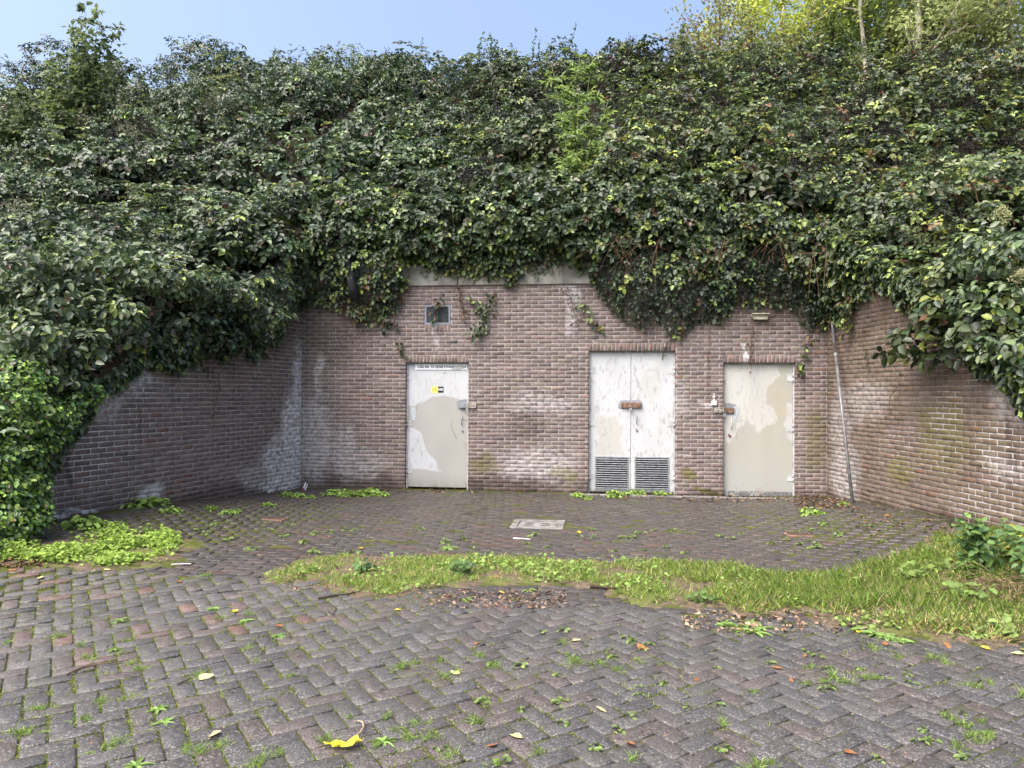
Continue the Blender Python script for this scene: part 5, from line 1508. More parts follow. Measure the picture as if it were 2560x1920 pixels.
# strands of vine hanging in front of the brick
def vine(label, W, pts, leaf, n, cols, L=(.05, .08), name='hanging_vine', y=-.05):
    q = [W.sz(u, v) for u, v in pts]; w0 = W.world(q[0][0], y, q[0][1])[0]
    r = empty(name, tuple(w0)); tag(r, label, 'vine')
    P_ = np.array([W.world(s, y - .03 * math.sin(i * 2.1), z)[0] - w0 for i, (s, z) in enumerate(q)])
    MB().tube(P_, [.006 - .004 * i / len(P_) for i in range(len(P_))], 5, caps=True).build('stem', plain('vine_stem', (.13, .08, .05), .8, .2), r)
    if n:
        f = rt.random(n) * (len(P_) - 1.001); i = f.astype(int); p = P_[i] + (P_[i + 1] - P_[i]) * (f - i)[:, None] + rt.normal(0, leaf, (n, 3)) * [1, .45, .8]
        out = np.array([-W.n[0], -W.n[1], 0]); nr = unit(out * .8 + np.array([0, 0, .4]) + rt.normal(0, .35, (n, 3))); t = np.array([0, 0, -1.0]) + rt.normal(0, .6, (n, 3)); t = t - nr * (t * nr).sum(1, keepdims=True)
        lv = Leaves(); ll = rt.uniform(*L, n); lv.add(p, t, nr, ll, ll * .75, np.array(cols)[rt.integers(0, len(cols), n)] * rt.uniform(.7, 1.3, (n, 1))); lv.build('leaves', M_leaf, r)
GV = [PM, PLt, PY, PD]
BR = [PB, PB * 1.4, PB * .7]
vine('leafy bramble strand hanging beside the vent grille', WB, [(1232, 735), (1225, 770), (1215, 800), (1200, 830), (1192, 845)], .07, 95, [PD, PM, PM, PLt])
vine('short leafy strand with yellow leaves between vent grille and hanging bramble', WB, [(1178, 748), (1190, 760), (1205, 775)], .04, 26, [PLt, PY, PM])
vine('dead brown strands hanging just right of the vent grille', WB, [(1145, 715), (1152, 745), (1158, 775), (1164, 800)], .05, 55, BR, (.03, .05))
vine('thin bramble strand crossing the vent grille bars', WB, [(1105, 735), (1095, 765), (1088, 782), (1086, 812)], .03, 26, [PM, PD, PB])
vine('ragged bramble curtain left of the vent grille with reddish tips', WB, [(880, 770), (905, 790), (960, 800), (985, 812)], .09, 110, [PM, PD, PLt, PY, PB])
vine('thin vine climbing down to the lintel of the number strip door', WB, [(990, 850), (1000, 862), (1008, 880), (1014, 893)], .02, 10, [PM, PB])
vine('ivy tendril dangling over the top of the double doors', WB, [(1683, 835), (1670, 858), (1660, 880), (1657, 902)], .014, 22, [PD, PM], (.025, .04), y=-.02)
vine('bare brown strand hanging above the cream door', WB, [(1880, 800), (1878, 840), (1876, 880), (1877, 925)], .03, 26, BR, (.03, .05))
vine('long thin dead strand between double doors and cream door', WB, [(1773, 800), (1772, 850), (1770, 910), (1767, 978)], .012, 10, BR, (.03, .045))
vine('bramble sprig with yellow leaves at the upper right of the cream door', WB, [(2025, 840), (2010, 880), (2000, 910), (1996, 940)], .035, 40, [PM, PY, PD, PB])
vine('brown strands hanging left of the ivy over bare brick', WB, [(1418, 715), (1428, 750), (1438, 790), (1440, 815)], .05, 40, BR + [PB, PM], (.03, .05))
vine('leafy sprig with bright leaves and brown tips left of the double doors', WB, [(1455, 760), (1470, 790), (1490, 815), (1512, 830)], .045, 34, [PY, PLt, PB, PM])
vine('bare looping cable-like stem beside the cream door', WB, [(2066, 850), (2050, 876), (2020, 886), (1996, 884), (1992, 874)], .01, 0, BR)
vine('dark bare stem running down the right wing wall', WR, [(2180, 700), (2205, 760), (2220, 830), (2235, 900), (2258, 958)], .01, 0, BR)
vine('forked bare tendril on the middle of the right wing wall', WR, [(2258, 962), (2240, 990), (2228, 1020), (2215, 1040)], .01, 0, BR)
vine('leafy bramble spray hanging beside the leaning pole', WR, [(2150, 740), (2140, 780), (2135, 810), (2130, 825)], .07, 44, [PLt, PY, PM], (.06, .1), y=-.12)
vine('thin green vine trailing down the right wing wall', WR, [(2165, 800), (2168, 850), (2172, 890), (2178, 935)], .012, 16, [PLt, PM], (.03, .05))
vine('dark trailing stem on the left wing wall', WL, [(540, 930), (538, 970), (534, 1020), (528, 1050), (521, 1085)], .014, 10, [PB * .5, PD], (.03, .04))
vine('hairline vine on the pale bricks of the left wing wall', WL, [(334, 1010), (340, 1040), (345, 1075), (346, 1095)], .01, 0, BR)

# ------------------------------------------------------------------ growth and litter on the paving
rg = np.random.default_rng(91)
def scatter_in(poly, n, rng):
    lo, hi = poly.min(0), poly.max(0); out = np.zeros((0, 2))
    while len(out) < n:
        q = rng.uniform(lo, hi, (n, 2)); out = np.vstack([out, q[inside(poly, q[:, 0], q[:, 1])]])
    return out[:n]
def blades(acc, xy, z, L, W, cols, rng, lean=.6):
    n = len(xy); a = rng.uniform(0, 6.28, n); l = np.abs(rng.normal(0, lean, n))
    T = np.column_stack([np.cos(a) * l, np.sin(a) * l, np.ones(n)]); N = np.column_stack([-np.cos(a) + .01, -np.sin(a), l])
    acc.add(np.column_stack([xy, z]), T, N, L, W, cols, fold=.1, curl=.35, fine=False)
def edge_dist(poly, q):
    d = np.full(len(q), 9.0)
    for i in range(len(poly)):
        a, c = poly[i], poly[(i + 1) % len(poly)]; e = c - a
        t = np.clip(((q - a) @ e) / (e @ e + 1e-9), 0, 1)
        d = np.minimum(d, np.linalg.norm(q - a - t[:, None] * e, axis=1))
    return d
grass = Leaves()
q = scatter_in(STRIP, 80000, rg)
q = q[(q[:, 0] < 5.1) & (np.abs(q[:, 0]) < .74 * q[:, 1] + .2)]
dn = vnoise(q[:, 0] * 2.2, q[:, 1] * 2.6, 51) * .65 + vnoise(q[:, 0] * 7, q[:, 1] * 7, 52) * .35
lush = sstep(.5, 2.5, q[:, 0])
ed = edge_dist(STRIP, q)
kp = rg.random(len(q)) < np.clip((dn - .34 + .22 * lush) * 3.6, .05, 1) * sstep(-.02, .30, ed + .25 * (dn - .5)); q = q[kp]; lush = lush[kp]; dn = dn[kp]
n = len(q)
ycen = 6.35 - .28 * (q[:, 0] + 1.0)
edge = sstep(.15, -.65, q[:, 1] - ycen) * sstep(.3, 2.2, q[:, 0])
straw = rg.random(n) < (.20 + .65 * edge)
col = np.where(straw[:, None], np.array([.56, .50, .26]), np.array([.28, .39, .085])) * rg.uniform(.6, 1.4, (n, 1)) * rg.uniform(.9, 1.1, (n, 3))
blades(grass, q, gz(q[:, 0], q[:, 1]) + .002, rg.uniform(.03, .075, n) * (1 + .8 * lush), rg.uniform(.003, .006, n), col, rg, lean=.8)
tag(grass.build('grass_strip', M_grass), 'ragged strip of green and straw-coloured grass across the paving', 'grass', kind='stuff')

cover = Leaves()
def leafpatch(acc, xy, zoff, L, cols, rng, prof=(ROUND_X, ROUND_Y), flat=.45):
    n = len(xy); a = rng.uniform(0, 6.28, n)
    T = np.column_stack([np.cos(a), np.sin(a), rng.uniform(-.2, .4, n)]); N = unit(np.array([0, -.15, 1.0]) + rng.normal(0, flat, (n, 3)))
    acc.add(np.column_stack([xy, gz(xy[:, 0], xy[:, 1]) + zoff]), T - N * (T * N).sum(1, keepdims=True), N, L, L * rng.uniform(.65, .95, n), cols, prof=prof, fold=.12, curl=.15)
q = scatter_in(LEFTP, 12000, rg)
d_ = vnoise(q[:, 0] * 4, q[:, 1] * 4, 55); kp = (rg.random(len(q)) < np.clip((d_ - .22) * 3, .03, 1) * sstep(0, .28, edge_dist(LEFTP, q) + .2 * (d_ - .5))) & (q[:, 0] > -4.9 + .5 * rg.random(len(q))); q = q[kp]; d_ = d_[kp]
leafpatch(cover, q, rg.uniform(.0, .09, len(q)) * d_ * 1.2 + .005, rg.uniform(.016, .04, len(q)), np.array([.26, .38, .07]) * rg.uniform(.55, 1.4, (len(q), 1)), rg)
tag(cover.build('ground_cover', M_grass), 'bright green creeping ground cover at the end of the left wing wall', 'ground cover', kind='stuff')

wd = Leaves()                                            # low leaves among the strip grass
q = scatter_in(STRIP, 9000, rg); q = q[(q[:, 0] < 5.0)]
d_ = vnoise(q[:, 0] * 3.3 + 9, q[:, 1] * 3.7, 57); kp = rg.random(len(q)) < np.clip((d_ - .5) * 3.5, 0, 1); q = q[kp]
leafpatch(wd, q, rg.uniform(.01, .06, len(q)), rg.uniform(.018, .042, len(q)), np.array([.22, .32, .08]) * rg.uniform(.6, 1.4, (len(q), 1)), rg)
tag(wd.build('clover_and_weeds', M_grass), 'small round-leaved weeds mixed into the grass strip', 'weeds', kind='stuff')

# moss and fine grass in the joints
jg = Leaves()
fr = pv[pv[:, 3] > .5]
kx = rg.integers(0, len(fr), 15000); X0, Y0, r0 = fr[kx, 0], fr[kx, 1], fr[kx, 2]
side = rg.choice([-1, 1], len(kx)); along = rg.random(len(kx)) < .66
lx = np.where(along, rg.uniform(-.105, .105, len(kx)), side * .1065); ly = np.where(along, side * .0535, rg.uniform(-.05, .05, len(kx)))
X = X0 + np.cos(r0) * lx - np.sin(r0) * ly; Y = Y0 + np.sin(r0) * lx + np.cos(r0) * ly
dn = vnoise(X * 1.3 + 5, Y * 1.6, 61) * .6 + vnoise(X * 4, Y * 4, 62) * .4 + .24 * sstep(.3, -2.0, X) - .05
kp = rg.random(len(X)) < np.clip((dn - .44) * 2.6, .03, 1); X, Y = X[kp], Y[kp]
m_ = rg.integers(5, 13, len(X)); X = np.repeat(X, m_) + rg.normal(0, .009, m_.sum()); Y = np.repeat(Y, m_) + rg.normal(0, .009, m_.sum()); n = len(X)
blades(jg, np.column_stack([X, Y]), gz(X, Y) - .006, rg.uniform(.006, .022, n) * np.where(rg.random(n) < .15, 1.8, 1.0), rg.uniform(.002, .0045, n), np.where(rg.random((n, 1)) < .55, np.array([[.17, .19, .035]]), np.array([[.25, .34, .07]])) * rg.uniform(.55, 1.4, (n, 1)), rg, lean=1.5)
tag(jg.build('joint_grass', M_grass), 'fine grass and moss growing in the brick joints of the paving', 'grass', kind='stuff')

# small plants one can pick out: tufts, rosettes, seedlings
def tuft_mesh(k):
    lv = Leaves(); n = 46; r_ = np.random.default_rng(200 + k)
    blades(lv, r_.normal(0, .02, (n, 2)) * [1.5, .8], np.zeros(n), r_.uniform(.025, .08, n), r_.uniform(.002, .0038, n), np.array([.30, .42, .12]) * r_.uniform(.6, 1.4, (n, 1)), r_, lean=1.1)
    me = make_mesh('grass_tuft', np.vstack(lv.V), [np.concatenate(lv.F3)], col=np.vstack(lv.C)); me.materials.append(M_grass); return me
def rosette_mesh(k, n=11, L=.10):
    lv = Leaves(); r_ = np.random.default_rng(300 + k); a = np.arange(n) * 2.4 + r_.normal(0, .2, n)
    lv.add(np.zeros((n, 3)) + [0, 0, .006], np.column_stack([np.cos(a), np.sin(a), r_.uniform(.05, .5, n)]), np.array([0, 0, 1.0]) + r_.normal(0, .2, (n, 3)), r_.uniform(.6, 1.2, n) * L, r_.uniform(.022, .034, n), np.array([.22, .34, .09]) * r_.uniform(.65, 1.35, (n, 1)), prof=(LANCE_X, LANCE_Y), fold=.15, curl=.35)
    me = make_mesh('weed_rosette', np.vstack(lv.V), [np.concatenate(lv.F4)], col=np.vstack(lv.C)); me.materials.append(M_grass); return me
def bush_mesh(k, n=60, r=.10, L=.045, cols=(.24, .36, .08)):
    lv = Leaves(); r_ = np.random.default_rng(400 + k)
    d = unit(r_.normal(0, 1, (n, 3))); d[:, 2] = np.abs(d[:, 2])
    p = d * r * r_.uniform(.5, 1.05, (n, 1)) * [1.25, 1, .75]
    nr = unit(d * .4 + np.array([0, -.1, .8]) + r_.normal(0, .3, (n, 3))); t = d + r_.normal(0, .5, (n, 3)) + np.array([0, 0, -.2]); t = t - nr * (t * nr).sum(1, keepdims=True)
    lv.add(p, t, nr, r_.uniform(.7, 1.3, n) * L, L * .75, np.array(cols) * r_.uniform(.6, 1.35, (n, 1)), prof=(ROUND_X, ROUND_Y))
    me = make_mesh('leafy_weed', np.vstack(lv.V), [np.concatenate(lv.F4)], col=np.vstack(lv.C)); me.materials.append(M_grass); return me
TU = [tuft_mesh(k) for k in range(5)]; RO = [rosette_mesh(k) for k in range(4)]; BU = [bush_mesh(k) for k in range(4)]; SE = [bush_mesh(9 + k, 9, .022, .026, (.16, .22, .07)) for k in range(4)]
LM = [(868, 1866, 'beside the large yellow leaf'), (240, 1670, 'near the crooked brown twig'), (465, 1704, 'near the short dark twig'), (585, 1545, 'by the red bricks left of the grass strip'), (1150, 1665, 'on herringbone bricks below the dead-leaf crumbs'),
      (1560, 1660, 'on herringbone bricks by a curled orange leaf'), (2080, 1695, 'in the row of tufts before the right grass'), (2420, 1825, 'in the densest cluster of tufts on dark bricks'), (1880, 1730, 'standing alone on dark herringbone bricks'), (1880, 1910, 'beside reddish bricks among dark herringbone bricks'),
      (300, 1860, 'in the mossy joints between pale grey bricks'), (60, 1620, 'in mossy joints before the creeping ground cover'), (1250, 1890, 'on dark bricks away from other tufts'), (2250, 1630, 'at the foot of the straw grass'), (1345, 1311, 'near the manhole cover'), (686, 1297, 'near the left drain cover'), (1995, 1336, 'near the right drain cover'),
      (1580, 1240, 'before the louvred double doors'), (1900, 1250, 'before the cream door'), (1090, 1230, 'before the number strip door'), (880, 1240, 'along the rear wall left of the number strip door'), (745, 1240, 'in the left wall corner'), (375, 1265, 'at the foot of the left wing wall'), (225, 1320, 'at the low end of the left wing wall'),
      (545, 1260, 'at the middle foot of the left wing wall'), (2090, 1270, 'at the foot of the leaning pole'), (900, 1440, 'at the left end of the grass strip'), (1500, 1480, 'at the middle of the grass strip'), (1860, 1570, 'just below the grass strip by the big pale leaf'), (2210, 1590, 'at the lower edge of the right grass'), (1750, 1340, 'between manhole cover and right drain cover'), (1000, 1330, 'between manhole cover and left drain cover'), (500, 1440, 'by the pale stick near the ground cover'), (300, 1425, 'at the edge of the creeping ground cover')]
LMP = [(np.array(ground_px(u, v)[:2]), t) for u, v, t in LM]
def near(x, y): return min(LMP, key=lambda q: (q[0][0] - x) ** 2 + (q[0][1] - y) ** 2)[1]
def place(name, me, u, v, sc, label, cat, group=None):
    x, y, z = ground_px(u, v); label = label + ' ' + near(x, y)
    o = obj(name, me, None, None, (x, y, z - .004), (rg.normal(0, .06), rg.normal(0, .06), rg.uniform(0, 6.28))); o.scale = (sc, sc, sc)
    tag(o, label, cat, group); return o
tufts = [(20, 1608), (150, 1590), (205, 1612), (225, 1645), (335, 1655), (320, 1600), (355, 1672), (620, 1620), (640, 1650), (580, 1530), (555, 1545), (625, 1535), (730, 1690), (500, 1690), (515, 1440), (1105, 1650), (1200, 1640), (1240, 1665), (1115, 1690), (1000, 1670), (1040, 1655), (970, 1790), (990, 1820), (1020, 1840), (940, 1860), (1065, 1840), (1130, 1890), (880, 1790), (1190, 1800), (1040, 1810),
         (1410, 1605), (1500, 1655), (1545, 1675), (1600, 1655), (1430, 1655), (2020, 1670), (2050, 1700), (2080, 1690), (2110, 1705), (2150, 1690), (2185, 1695), (2010, 1705), (2240, 1640), (2330, 1645), (2360, 1655), (2180, 1620), (2430, 1715), (2470, 1705), (2555, 1735), (2370, 1790), (2400, 1810), (2450, 1800), (2420, 1835), (2460, 1840), (2390, 1865), (2440, 1850), (1805, 1805), (1885, 1730), (1890, 1910), (1870, 1925), (1930, 1905), (470, 1870), (500, 1880), (290, 1860), (700, 1880), (650, 1905), (60, 1830), (210, 1800), (330, 1740), (100, 1770), (260, 1750), (560, 1860), (1240, 1905), (1340, 1880), (1580, 1895), (820, 1850)]
for (u, v) in tufts: place('grass_tuft', TU[rg.integers(5)], u, v, rg.uniform(.5, .95), 'small green grass tuft', 'grass tuft', 'grass tufts in the paving joints')
for (u, v, s) in [(1810, 1560, 1.0), (1840, 1565, 1.1), (1860, 1575, 1.0), (1885, 1580, 1.1), (1900, 1570, .9), (1875, 1555, .9), (2160, 1572, 1.2), (2185, 1585, 1.2), (2215, 1592, 1.2), (2245, 1600, 1.1), (2390, 1590, 1.1), (2420, 1595, 1.1), (1120, 1372, 1.1), (700, 1590, .9), (1325, 1475, .9), (1165, 1500, .8), (290, 1622, .6), (400, 1770, .7), (345, 1910, .7), (415, 1802, .6), (300, 1550, .7), (535, 1520, .7), (615, 1552, .8), (960, 1850, .7), (1680, 1412, .7), (1580, 1490, .8)]:
    place('weed_rosette', RO[rg.integers(4)], u, v, s, 'flat green rosette weed', 'weed', 'rosette weeds on the paving')
for (u, v, s) in [(345, 1268, 1.5), (372, 1262, 1.6), (398, 1262, 1.3), (545, 1238, 1.3), (525, 1245, .9), (720, 1240, 1.0), (745, 1243, 1.0), (780, 1245, .7), (830, 1240, 1.2), (860, 1238, 1.3), (885, 1240, 1.2), (910, 1238, 1.3), (935, 1236, 1.4), (955, 1240, 1.0), (215, 1318, 1.6), (240, 1322, 1.2), (300, 1315, .8), (1535, 1240, 1.3), (1560, 1240, 1.0), (1590, 1238, 1.3), (1650, 1240, 1.2), (1445, 1242, 1.0), (1470, 1248, .7), (2030, 1285, 1.2), (2060, 1235, .9), (2110, 1262, .7), (530, 1275, .8), (570, 1285, .8), (590, 1280, .6), (670, 1265, .8), (430, 1280, 1.0)]:
    place('leafy_weed', BU[rg.integers(4)], u, v, s, 'fresh green leafy weed', 'weed', 'leafy weeds along the wall foot')
q = scatter_in(poly_px([(450, 1280), (2250, 1290), (2200, 1390), (1300, 1370), (700, 1390), (480, 1340)]), 60, rg)
for k, (x, y) in enumerate(q):
    o = obj('seedling', SE[rg.integers(4)], None, None, (x, y, float(gz(x, y))), (0, 0, rg.uniform(0, 6))); sc = rg.uniform(.9, 2.0); o.scale = (sc,) * 3
    tag(o, 'tiny green seedling ' + near(x, y), 'seedling', 'seedlings on the far paving')
q = scatter_in(poly_px([(1300, 1560), (2300, 1650), (2540, 1900), (1100, 1900), (1100, 1700)]), 46, rg)
for k, (x, y) in enumerate(q):
    o = obj('seedling', SE[rg.integers(4)], None, None, (x, y, float(gz(x, y))), (0, 0, rg.uniform(0, 6))); sc = rg.uniform(.7, 1.3); o.scale = (sc,) * 3
    tag(o, 'tiny dull green seedling ' + near(x, y), 'seedling', 'seedlings on the near paving')

# larger weeds at the end of the right wing wall
def big_weed(label, u, v, h, w, n, L, cols, name='tall_weed'):
    x, y, z = ground_px(u, v); r = empty(name, (x, y, z - .01)); tag(r, label, 'weed')
    m = MB(); P_, T_ = [], []
    for s in range(9):
        a = rg.uniform(0, 6.28); ww = w * rg.random(); hh_ = h * rg.uniform(.6, 1)
        e = np.array([math.cos(a) * ww, math.sin(a) * ww * .8, hh_]); m.tube([(0, 0, 0), e * [.4, .4, .55], e], [.006, .005, .003], 5)
        for j in range(n // 9):
            f = rg.uniform(.25, 1); P_.append(e * [f, f, f] + rg.normal(0, .03, 3)); b_ = rg.uniform(0, 6.28); T_.append([math.cos(b_), math.sin(b_), rg.uniform(-.4, .3)])
    m.build('stem', M_stem, r)
    P_ = np.array(P_); T_ = np.array(T_); k = len(P_); nr = unit(np.array([0, -.3, .9]) + rg.normal(0, .35, (k, 3)))
    lv = Leaves(); ll = rg.uniform(.7, 1.3, k) * L; lv.add(P_, T_ - nr * (T_ * nr).sum(1, keepdims=True), nr, ll, ll * .62, np.array(cols)[rg.integers(0, len(cols), k)] * rg.uniform(.7, 1.3, (k, 1)), fold=.15, curl=.3)
    lv.build('leaves', M_grass, r)
NE = [(.12, .22, .07), (.16, .26, .07), (.10, .17, .07)]
big_weed('tall dark nettle-like weed at the end of the right wing wall', 2440, 1440, .50, .30, 230, .085, NE)
big_weed('yellowing bushy weed behind the nettle-like weed', 2530, 1420, .40, .35, 200, .07, [(.2, .26, .06), (.34, .32, .06), (.14, .2, .06)])
big_weed('low bramble seedling at the edge of the grass strip', 2330, 1450, .20, .28, 120, .06, [(.2, .27, .06), (.15, .22, .05)])
big_weed('spreading pale green weed left of the nettle-like weed', 2270, 1460, .13, .22, 90, .06, [(.2, .28, .07), (.16, .23, .06)])
big_weed('broad-leaved weed in the middle of the grass strip', 1155, 1440, .13, .14, 70, .055, NE)
big_weed('round-leaved weed patch on the right of the grass strip', 2520, 1585, .08, .22, 80, .07, [(.2, .28, .08)])
big_weed('leafy weed below the nettle-like weed in long grass', 2420, 1510, .14, .18, 70, .07, [(.18, .27, .07)])
big_weed('weed with one very large pale leaf at the lower edge of the strip', 1755, 1510, .10, .12, 40, .06, [(.14, .22, .07)])
big_weed('leafy weed at the left edge of the grass strip', 905, 1430, .10, .14, 60, .055, NE)
big_weed('weed tangle growing beyond the nettle-like weed', 2600, 1470, .45, .4, 200, .08, NE)
hay = Leaves(); x, y, z = ground_px(2545, 1490)
n = 1400; p = np.array([x, y, z + .03]) + rg.normal(0, 1, (n, 3)) * [.22, .2, .05]; p[:, 2] = np.maximum(p[:, 2], z + .01); d = unit(rg.normal(0, 1, (n, 3)) * [1, 1, .35])
hay.add(p, d, np.array([0, 0, 1.0]) + rg.normal(0, .3, (n, 3)), rg.uniform(.06, .18, n), .005, np.array([.33, .25, .16]) * rg.uniform(.5, 1.3, (n, 1)), fine=False)
tag(hay.build('dead_grass_heap', M_dry), 'heap of straw-coloured dead grass beside the tall weeds', 'dead grass', kind='stuff')

# loose dead leaves and crumbs swept against the wall foot
lit = Leaves()
def litter(u0, u1, v0, v1, n, L=(.02, .05), cols=((.12, .065, .04), (.2, .11, .06), (.06, .04, .03), (.26, .19, .12))):
    P_ = np.array([ground_px(rg.uniform(u0, u1), rg.uniform(v0, v1)) for _ in range(n)]); P_[:, 2] += rg.uniform(.003, .03, n)
    a = rg.uniform(0, 6.28, n); l = rg.uniform(*L, n)
    lit.add(P_, np.column_stack([np.cos(a), np.sin(a), rg.normal(0, .25, n)]), np.array([0, 0, 1.0]) + rg.normal(0, .35, (n, 3)), l, l * .6, np.array(cols)[rg.integers(0, len(cols), n)] * rg.uniform(.6, 1.3, (n, 1)), fold=.3, curl=.3)
litter(1990, 2120, 1240, 1272, 420); litter(1700, 2000, 1240, 1256, 200); litter(1420, 1700, 1236, 1250, 120); litter(880, 1200, 1222, 1234, 120); litter(400, 760, 1222, 1270, 260, (.012, .03)); litter(2120, 2400, 1262, 1345, 200, (.02, .05))
litter(300, 2300, 1270, 1400, 330, (.008, .022)); litter(1050, 1420, 1480, 1520, 420, (.012, .04), ((.2, .13, .09), (.26, .18, .13), (.12, .08, .06))); litter(1700, 2350, 1530, 1580, 420, (.012, .05), ((.2, .13, .09), (.26, .18, .13), (.3, .24, .16))); litter(0, 2560, 1500, 1910, 240, (.006, .016)); litter(0, 120, 1380, 1420, 200)
litter(700, 1000, 1400, 1480, 160, (.012, .03))
tag(lit.build('leaf_litter', M_dry), 'brown crumbs of dead leaf lying along the wall foot and paving', 'leaf litter', kind='stuff')

def fallen_mesh(k, cols):
    r_ = np.random.default_rng(500 + k); n = 11; a = np.linspace(0, 2 * math.pi, n, endpoint=False)
    rad = .5 * (1 + .22 * np.cos(a * 3 + k) + r_.normal(0, .07, n)); x = rad * np.cos(a); y_ = rad * np.sin(a) * .62
    z = .10 * x ** 2 + .18 * np.abs(y_) + r_.normal(0, .02, n)
    v = np.vstack([np.column_stack([x, y_, z]), [[0, 0, 0.0]], [[-.5, 0, .02], [-.78, .04, .03], [-.78, .07, .03]]])
    f = np.array([[n, i, (i + 1) % n] for i in range(n)] + [[n + 1, n + 2, n + 3]])
    me = make_mesh('fallen_leaf', v, [f], col=np.tile(cols, (len(v), 1)) * r_.uniform(.85, 1.15, (len(v), 1))); me.materials.append(M_dry); return me
FO = [fallen_mesh(k, (.33, .15, .06)) for k in range(4)]; FY = [fallen_mesh(10 + k, (.55, .40, .05)) for k in range(4)]; FB = [fallen_mesh(20 + k, (.22, .10, .05)) for k in range(3)]; FP = [fallen_mesh(30 + k, (.5, .46, .22)) for k in range(3)]
def fall(lst, pts, label, group, sc):
    for (u, v) in pts:
        x, y, z = ground_px(u, v)
        o = obj('fallen_leaf', lst[rg.integers(len(lst))], None, None, (x, y, z + .008), (rg.normal(0, .2), rg.normal(0, .2), rg.uniform(0, 6.28)))
        k = sc * rg.uniform(.75, 1.25); o.scale = (k, k, k); tag(o, label + ' ' + near(x, y), 'leaf', group)
fall(FO, [(1091, 1395), (1356, 1400), (1373, 1397), (1236, 1443), (1625, 1417), (1653, 1428), (1612, 1623), (1600, 1618), (2215, 1290), (2365, 1615), (2115, 1455), (2065, 1525), (35, 1427), (1940, 1670), (245, 1310)], 'curled orange brown leaf', 'fallen orange leaves', .065)
fall(FY, [(575, 1366), (904, 1371), (995, 1525), (590, 1528), (1130, 1443), (1255, 1482), (1447, 1331), (1461, 1349), (1570, 1316), (1830, 1493), (2375, 1428), (2485, 1470), (1880, 1525), (2145, 1580), (2460, 1620), (2555, 1625), (985, 1300), (820, 1300)], 'flat yellow leaf', 'fallen yellow leaves', .065)
fall(FP, [(516, 1693), (1440, 1601), (1500, 1773), (1292, 1840), (1138, 1683), (540, 1835), (1180, 1232), (205, 1418), (235, 1428), (270, 1425), (105, 1445), (2540, 1634), (1155, 1232)], 'pale straw yellow leaf', 'fallen pale leaves', .07)
fall(FB, [(1520, 1393), (1340, 1404), (300, 1602), (450, 1455), (700, 1565), (1190, 1610), (1232, 1863), (1575, 1858), (1740, 1700), (1975, 1700), (2120, 1880), (2210, 1610), (2010, 1640)], 'small dark brown leaf', 'fallen brown leaves', .05)

# the big yellow leaf with its stalk
x, y, z = ground_px(868, 1866)
yl_ = empty('yellow_leaf', (x, y, z + .006), 0.15); tag(yl_, 'large bright yellow lobed leaf with a long curved stalk on the paving', 'leaf')
out = [(-.105, .02), (-.085, .035), (-.05, .025), (-.02, .03), (-.005, .015), (.03, .045), (.045, .05), (.055, .03), (.07, .025), (.066, 0), (.045, -.005), (.03, -.04), (.005, -.02), (-.02, -.045), (-.03, -.02), (-.06, -.03), (-.065, -.005), (-.09, 0)]
n = len(out); cz = lambda a, b_: .02 * abs(math.sin(a * 38)) + .012 * abs(math.cos(b_ * 50))
m = MB(); m.add([(a, b_, cz(a, b_)) for a, b_ in out] + [(-.005, .003, .004)], [(n, i, (i + 1) % n) for i in range(n)], col=(.68, .54, .05)); m.build('blade', M_dry, yl_, color=True)
MB().tube([(-.005, .005, .006), (.03, .06, .012), (.055, .11, .012), (.068, .17, .01), (.06, .225, .008), (.035, .25, .006), (.02, .24, .004)], [.003, .003, .0045, .005, .0045, .004, .003], 6).build('stalk', plain('stalk', (.25, .2, .14), .8, .2), yl_)

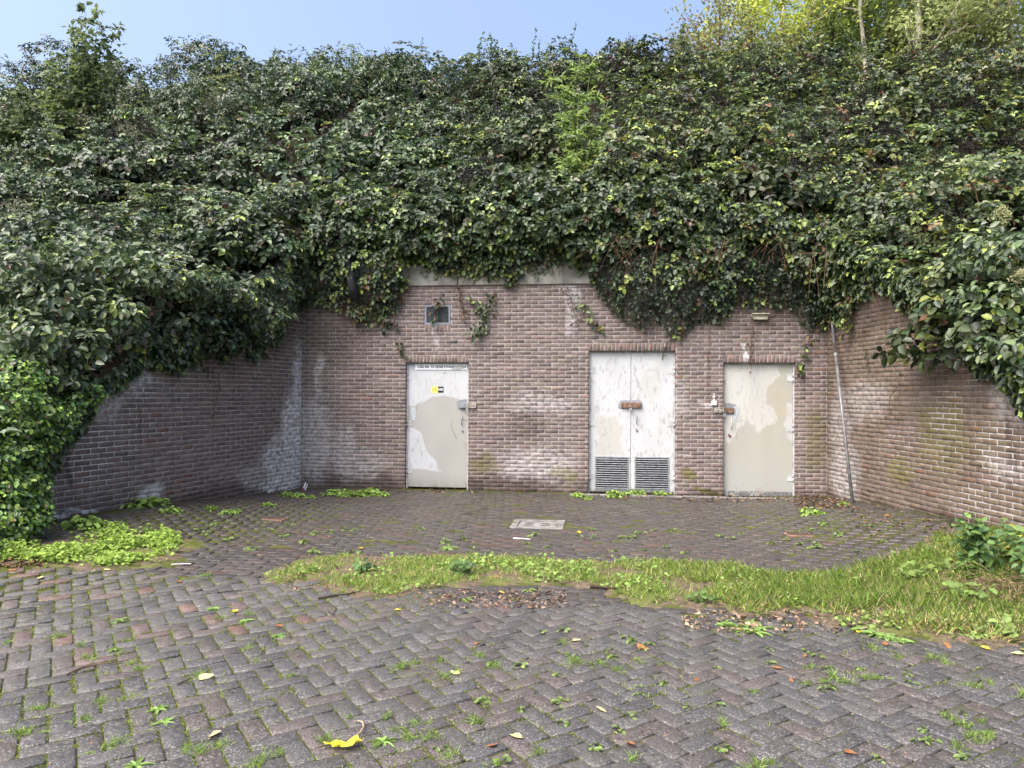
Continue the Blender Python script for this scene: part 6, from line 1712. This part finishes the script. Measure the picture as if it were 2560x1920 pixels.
def twig(label, pts, r, col, name='twig', cat='twig'):
    P_ = np.array([ground_px(u, v) for u, v in pts]); P_[:, 2] += .006 + r
    o = empty(name, tuple(P_[0])); tag(o, label, cat)
    MB().tube(P_ - P_[0], [r * (1 - .5 * i / len(P_)) for i in range(len(P_))], 6).build('stick', plain('stick', col, .85, .2), o)
    d = P_[-1] - P_[0]; mid = P_[len(P_) // 2] - P_[0]
    MB().tube([mid, mid + d * .18 + np.array([.0, -.05, .012])], [r * .6, r * .25], 5).build('side_shoot', plain('stick2', col, .85, .2), o)
BK = (.05, .032, .025)
twig('long dark twig below the left end of the grass strip', [(797, 1499), (830, 1493), (865, 1488), (890, 1484)], .008, BK)
twig('crooked brown twig lying on the near left paving', [(170, 1688), (215, 1668), (270, 1660), (325, 1652)], .005, (.12, .08, .05))
twig('short dark twig beside the near left tufts', [(447, 1712), (465, 1704), (482, 1697)], .004, BK)
twig('small forked twig on the paving left of the grass strip', [(822, 1530), (835, 1538), (842, 1518)], .004, BK)
twig('dark branch lying along the lower edge of the grass strip', [(1475, 1470), (1520, 1474), (1570, 1476)], .012, BK)
twig('dead brown branch leaning in the weeds at the right', [(2465, 1490), (2490, 1460), (2520, 1440)], .008, (.25, .18, .13))
twig('short dark twig left of the strip on pale bricks', [(545, 1484), (575, 1480), (605, 1478)], .005, BK)
twig('pale stick lying before the manhole cover', [(1283, 1348), (1305, 1349), (1326, 1351)], .008, (.62, .6, .55), 'pale_stick', 'stick')
twig('pale stick lying beyond the ground cover on the left', [(430, 1414), (455, 1412), (480, 1412)], .007, (.6, .58, .54), 'pale_stick', 'stick')
gx, gy, gzz = ground_px(757, 1228)
lt = empty('litter_stick', (gx, gy, gzz)); tag(lt, 'small red and white stick of litter in the left corner', 'litter')
MB().tube([(0, 0, 0), (.02, 0, .05)], .012, 8).build('red_end', plain('red_plastic', (.4, .03, .03), .5), lt)
MB().tube([(.02, 0, .05), (.05, .01, .14)], .012, 8).build('white_end', M_white, lt)
MB().tube([(.04, 0, .02), (.07, .02, .11)], .008, 8).build('second_white_end', M_white, lt)
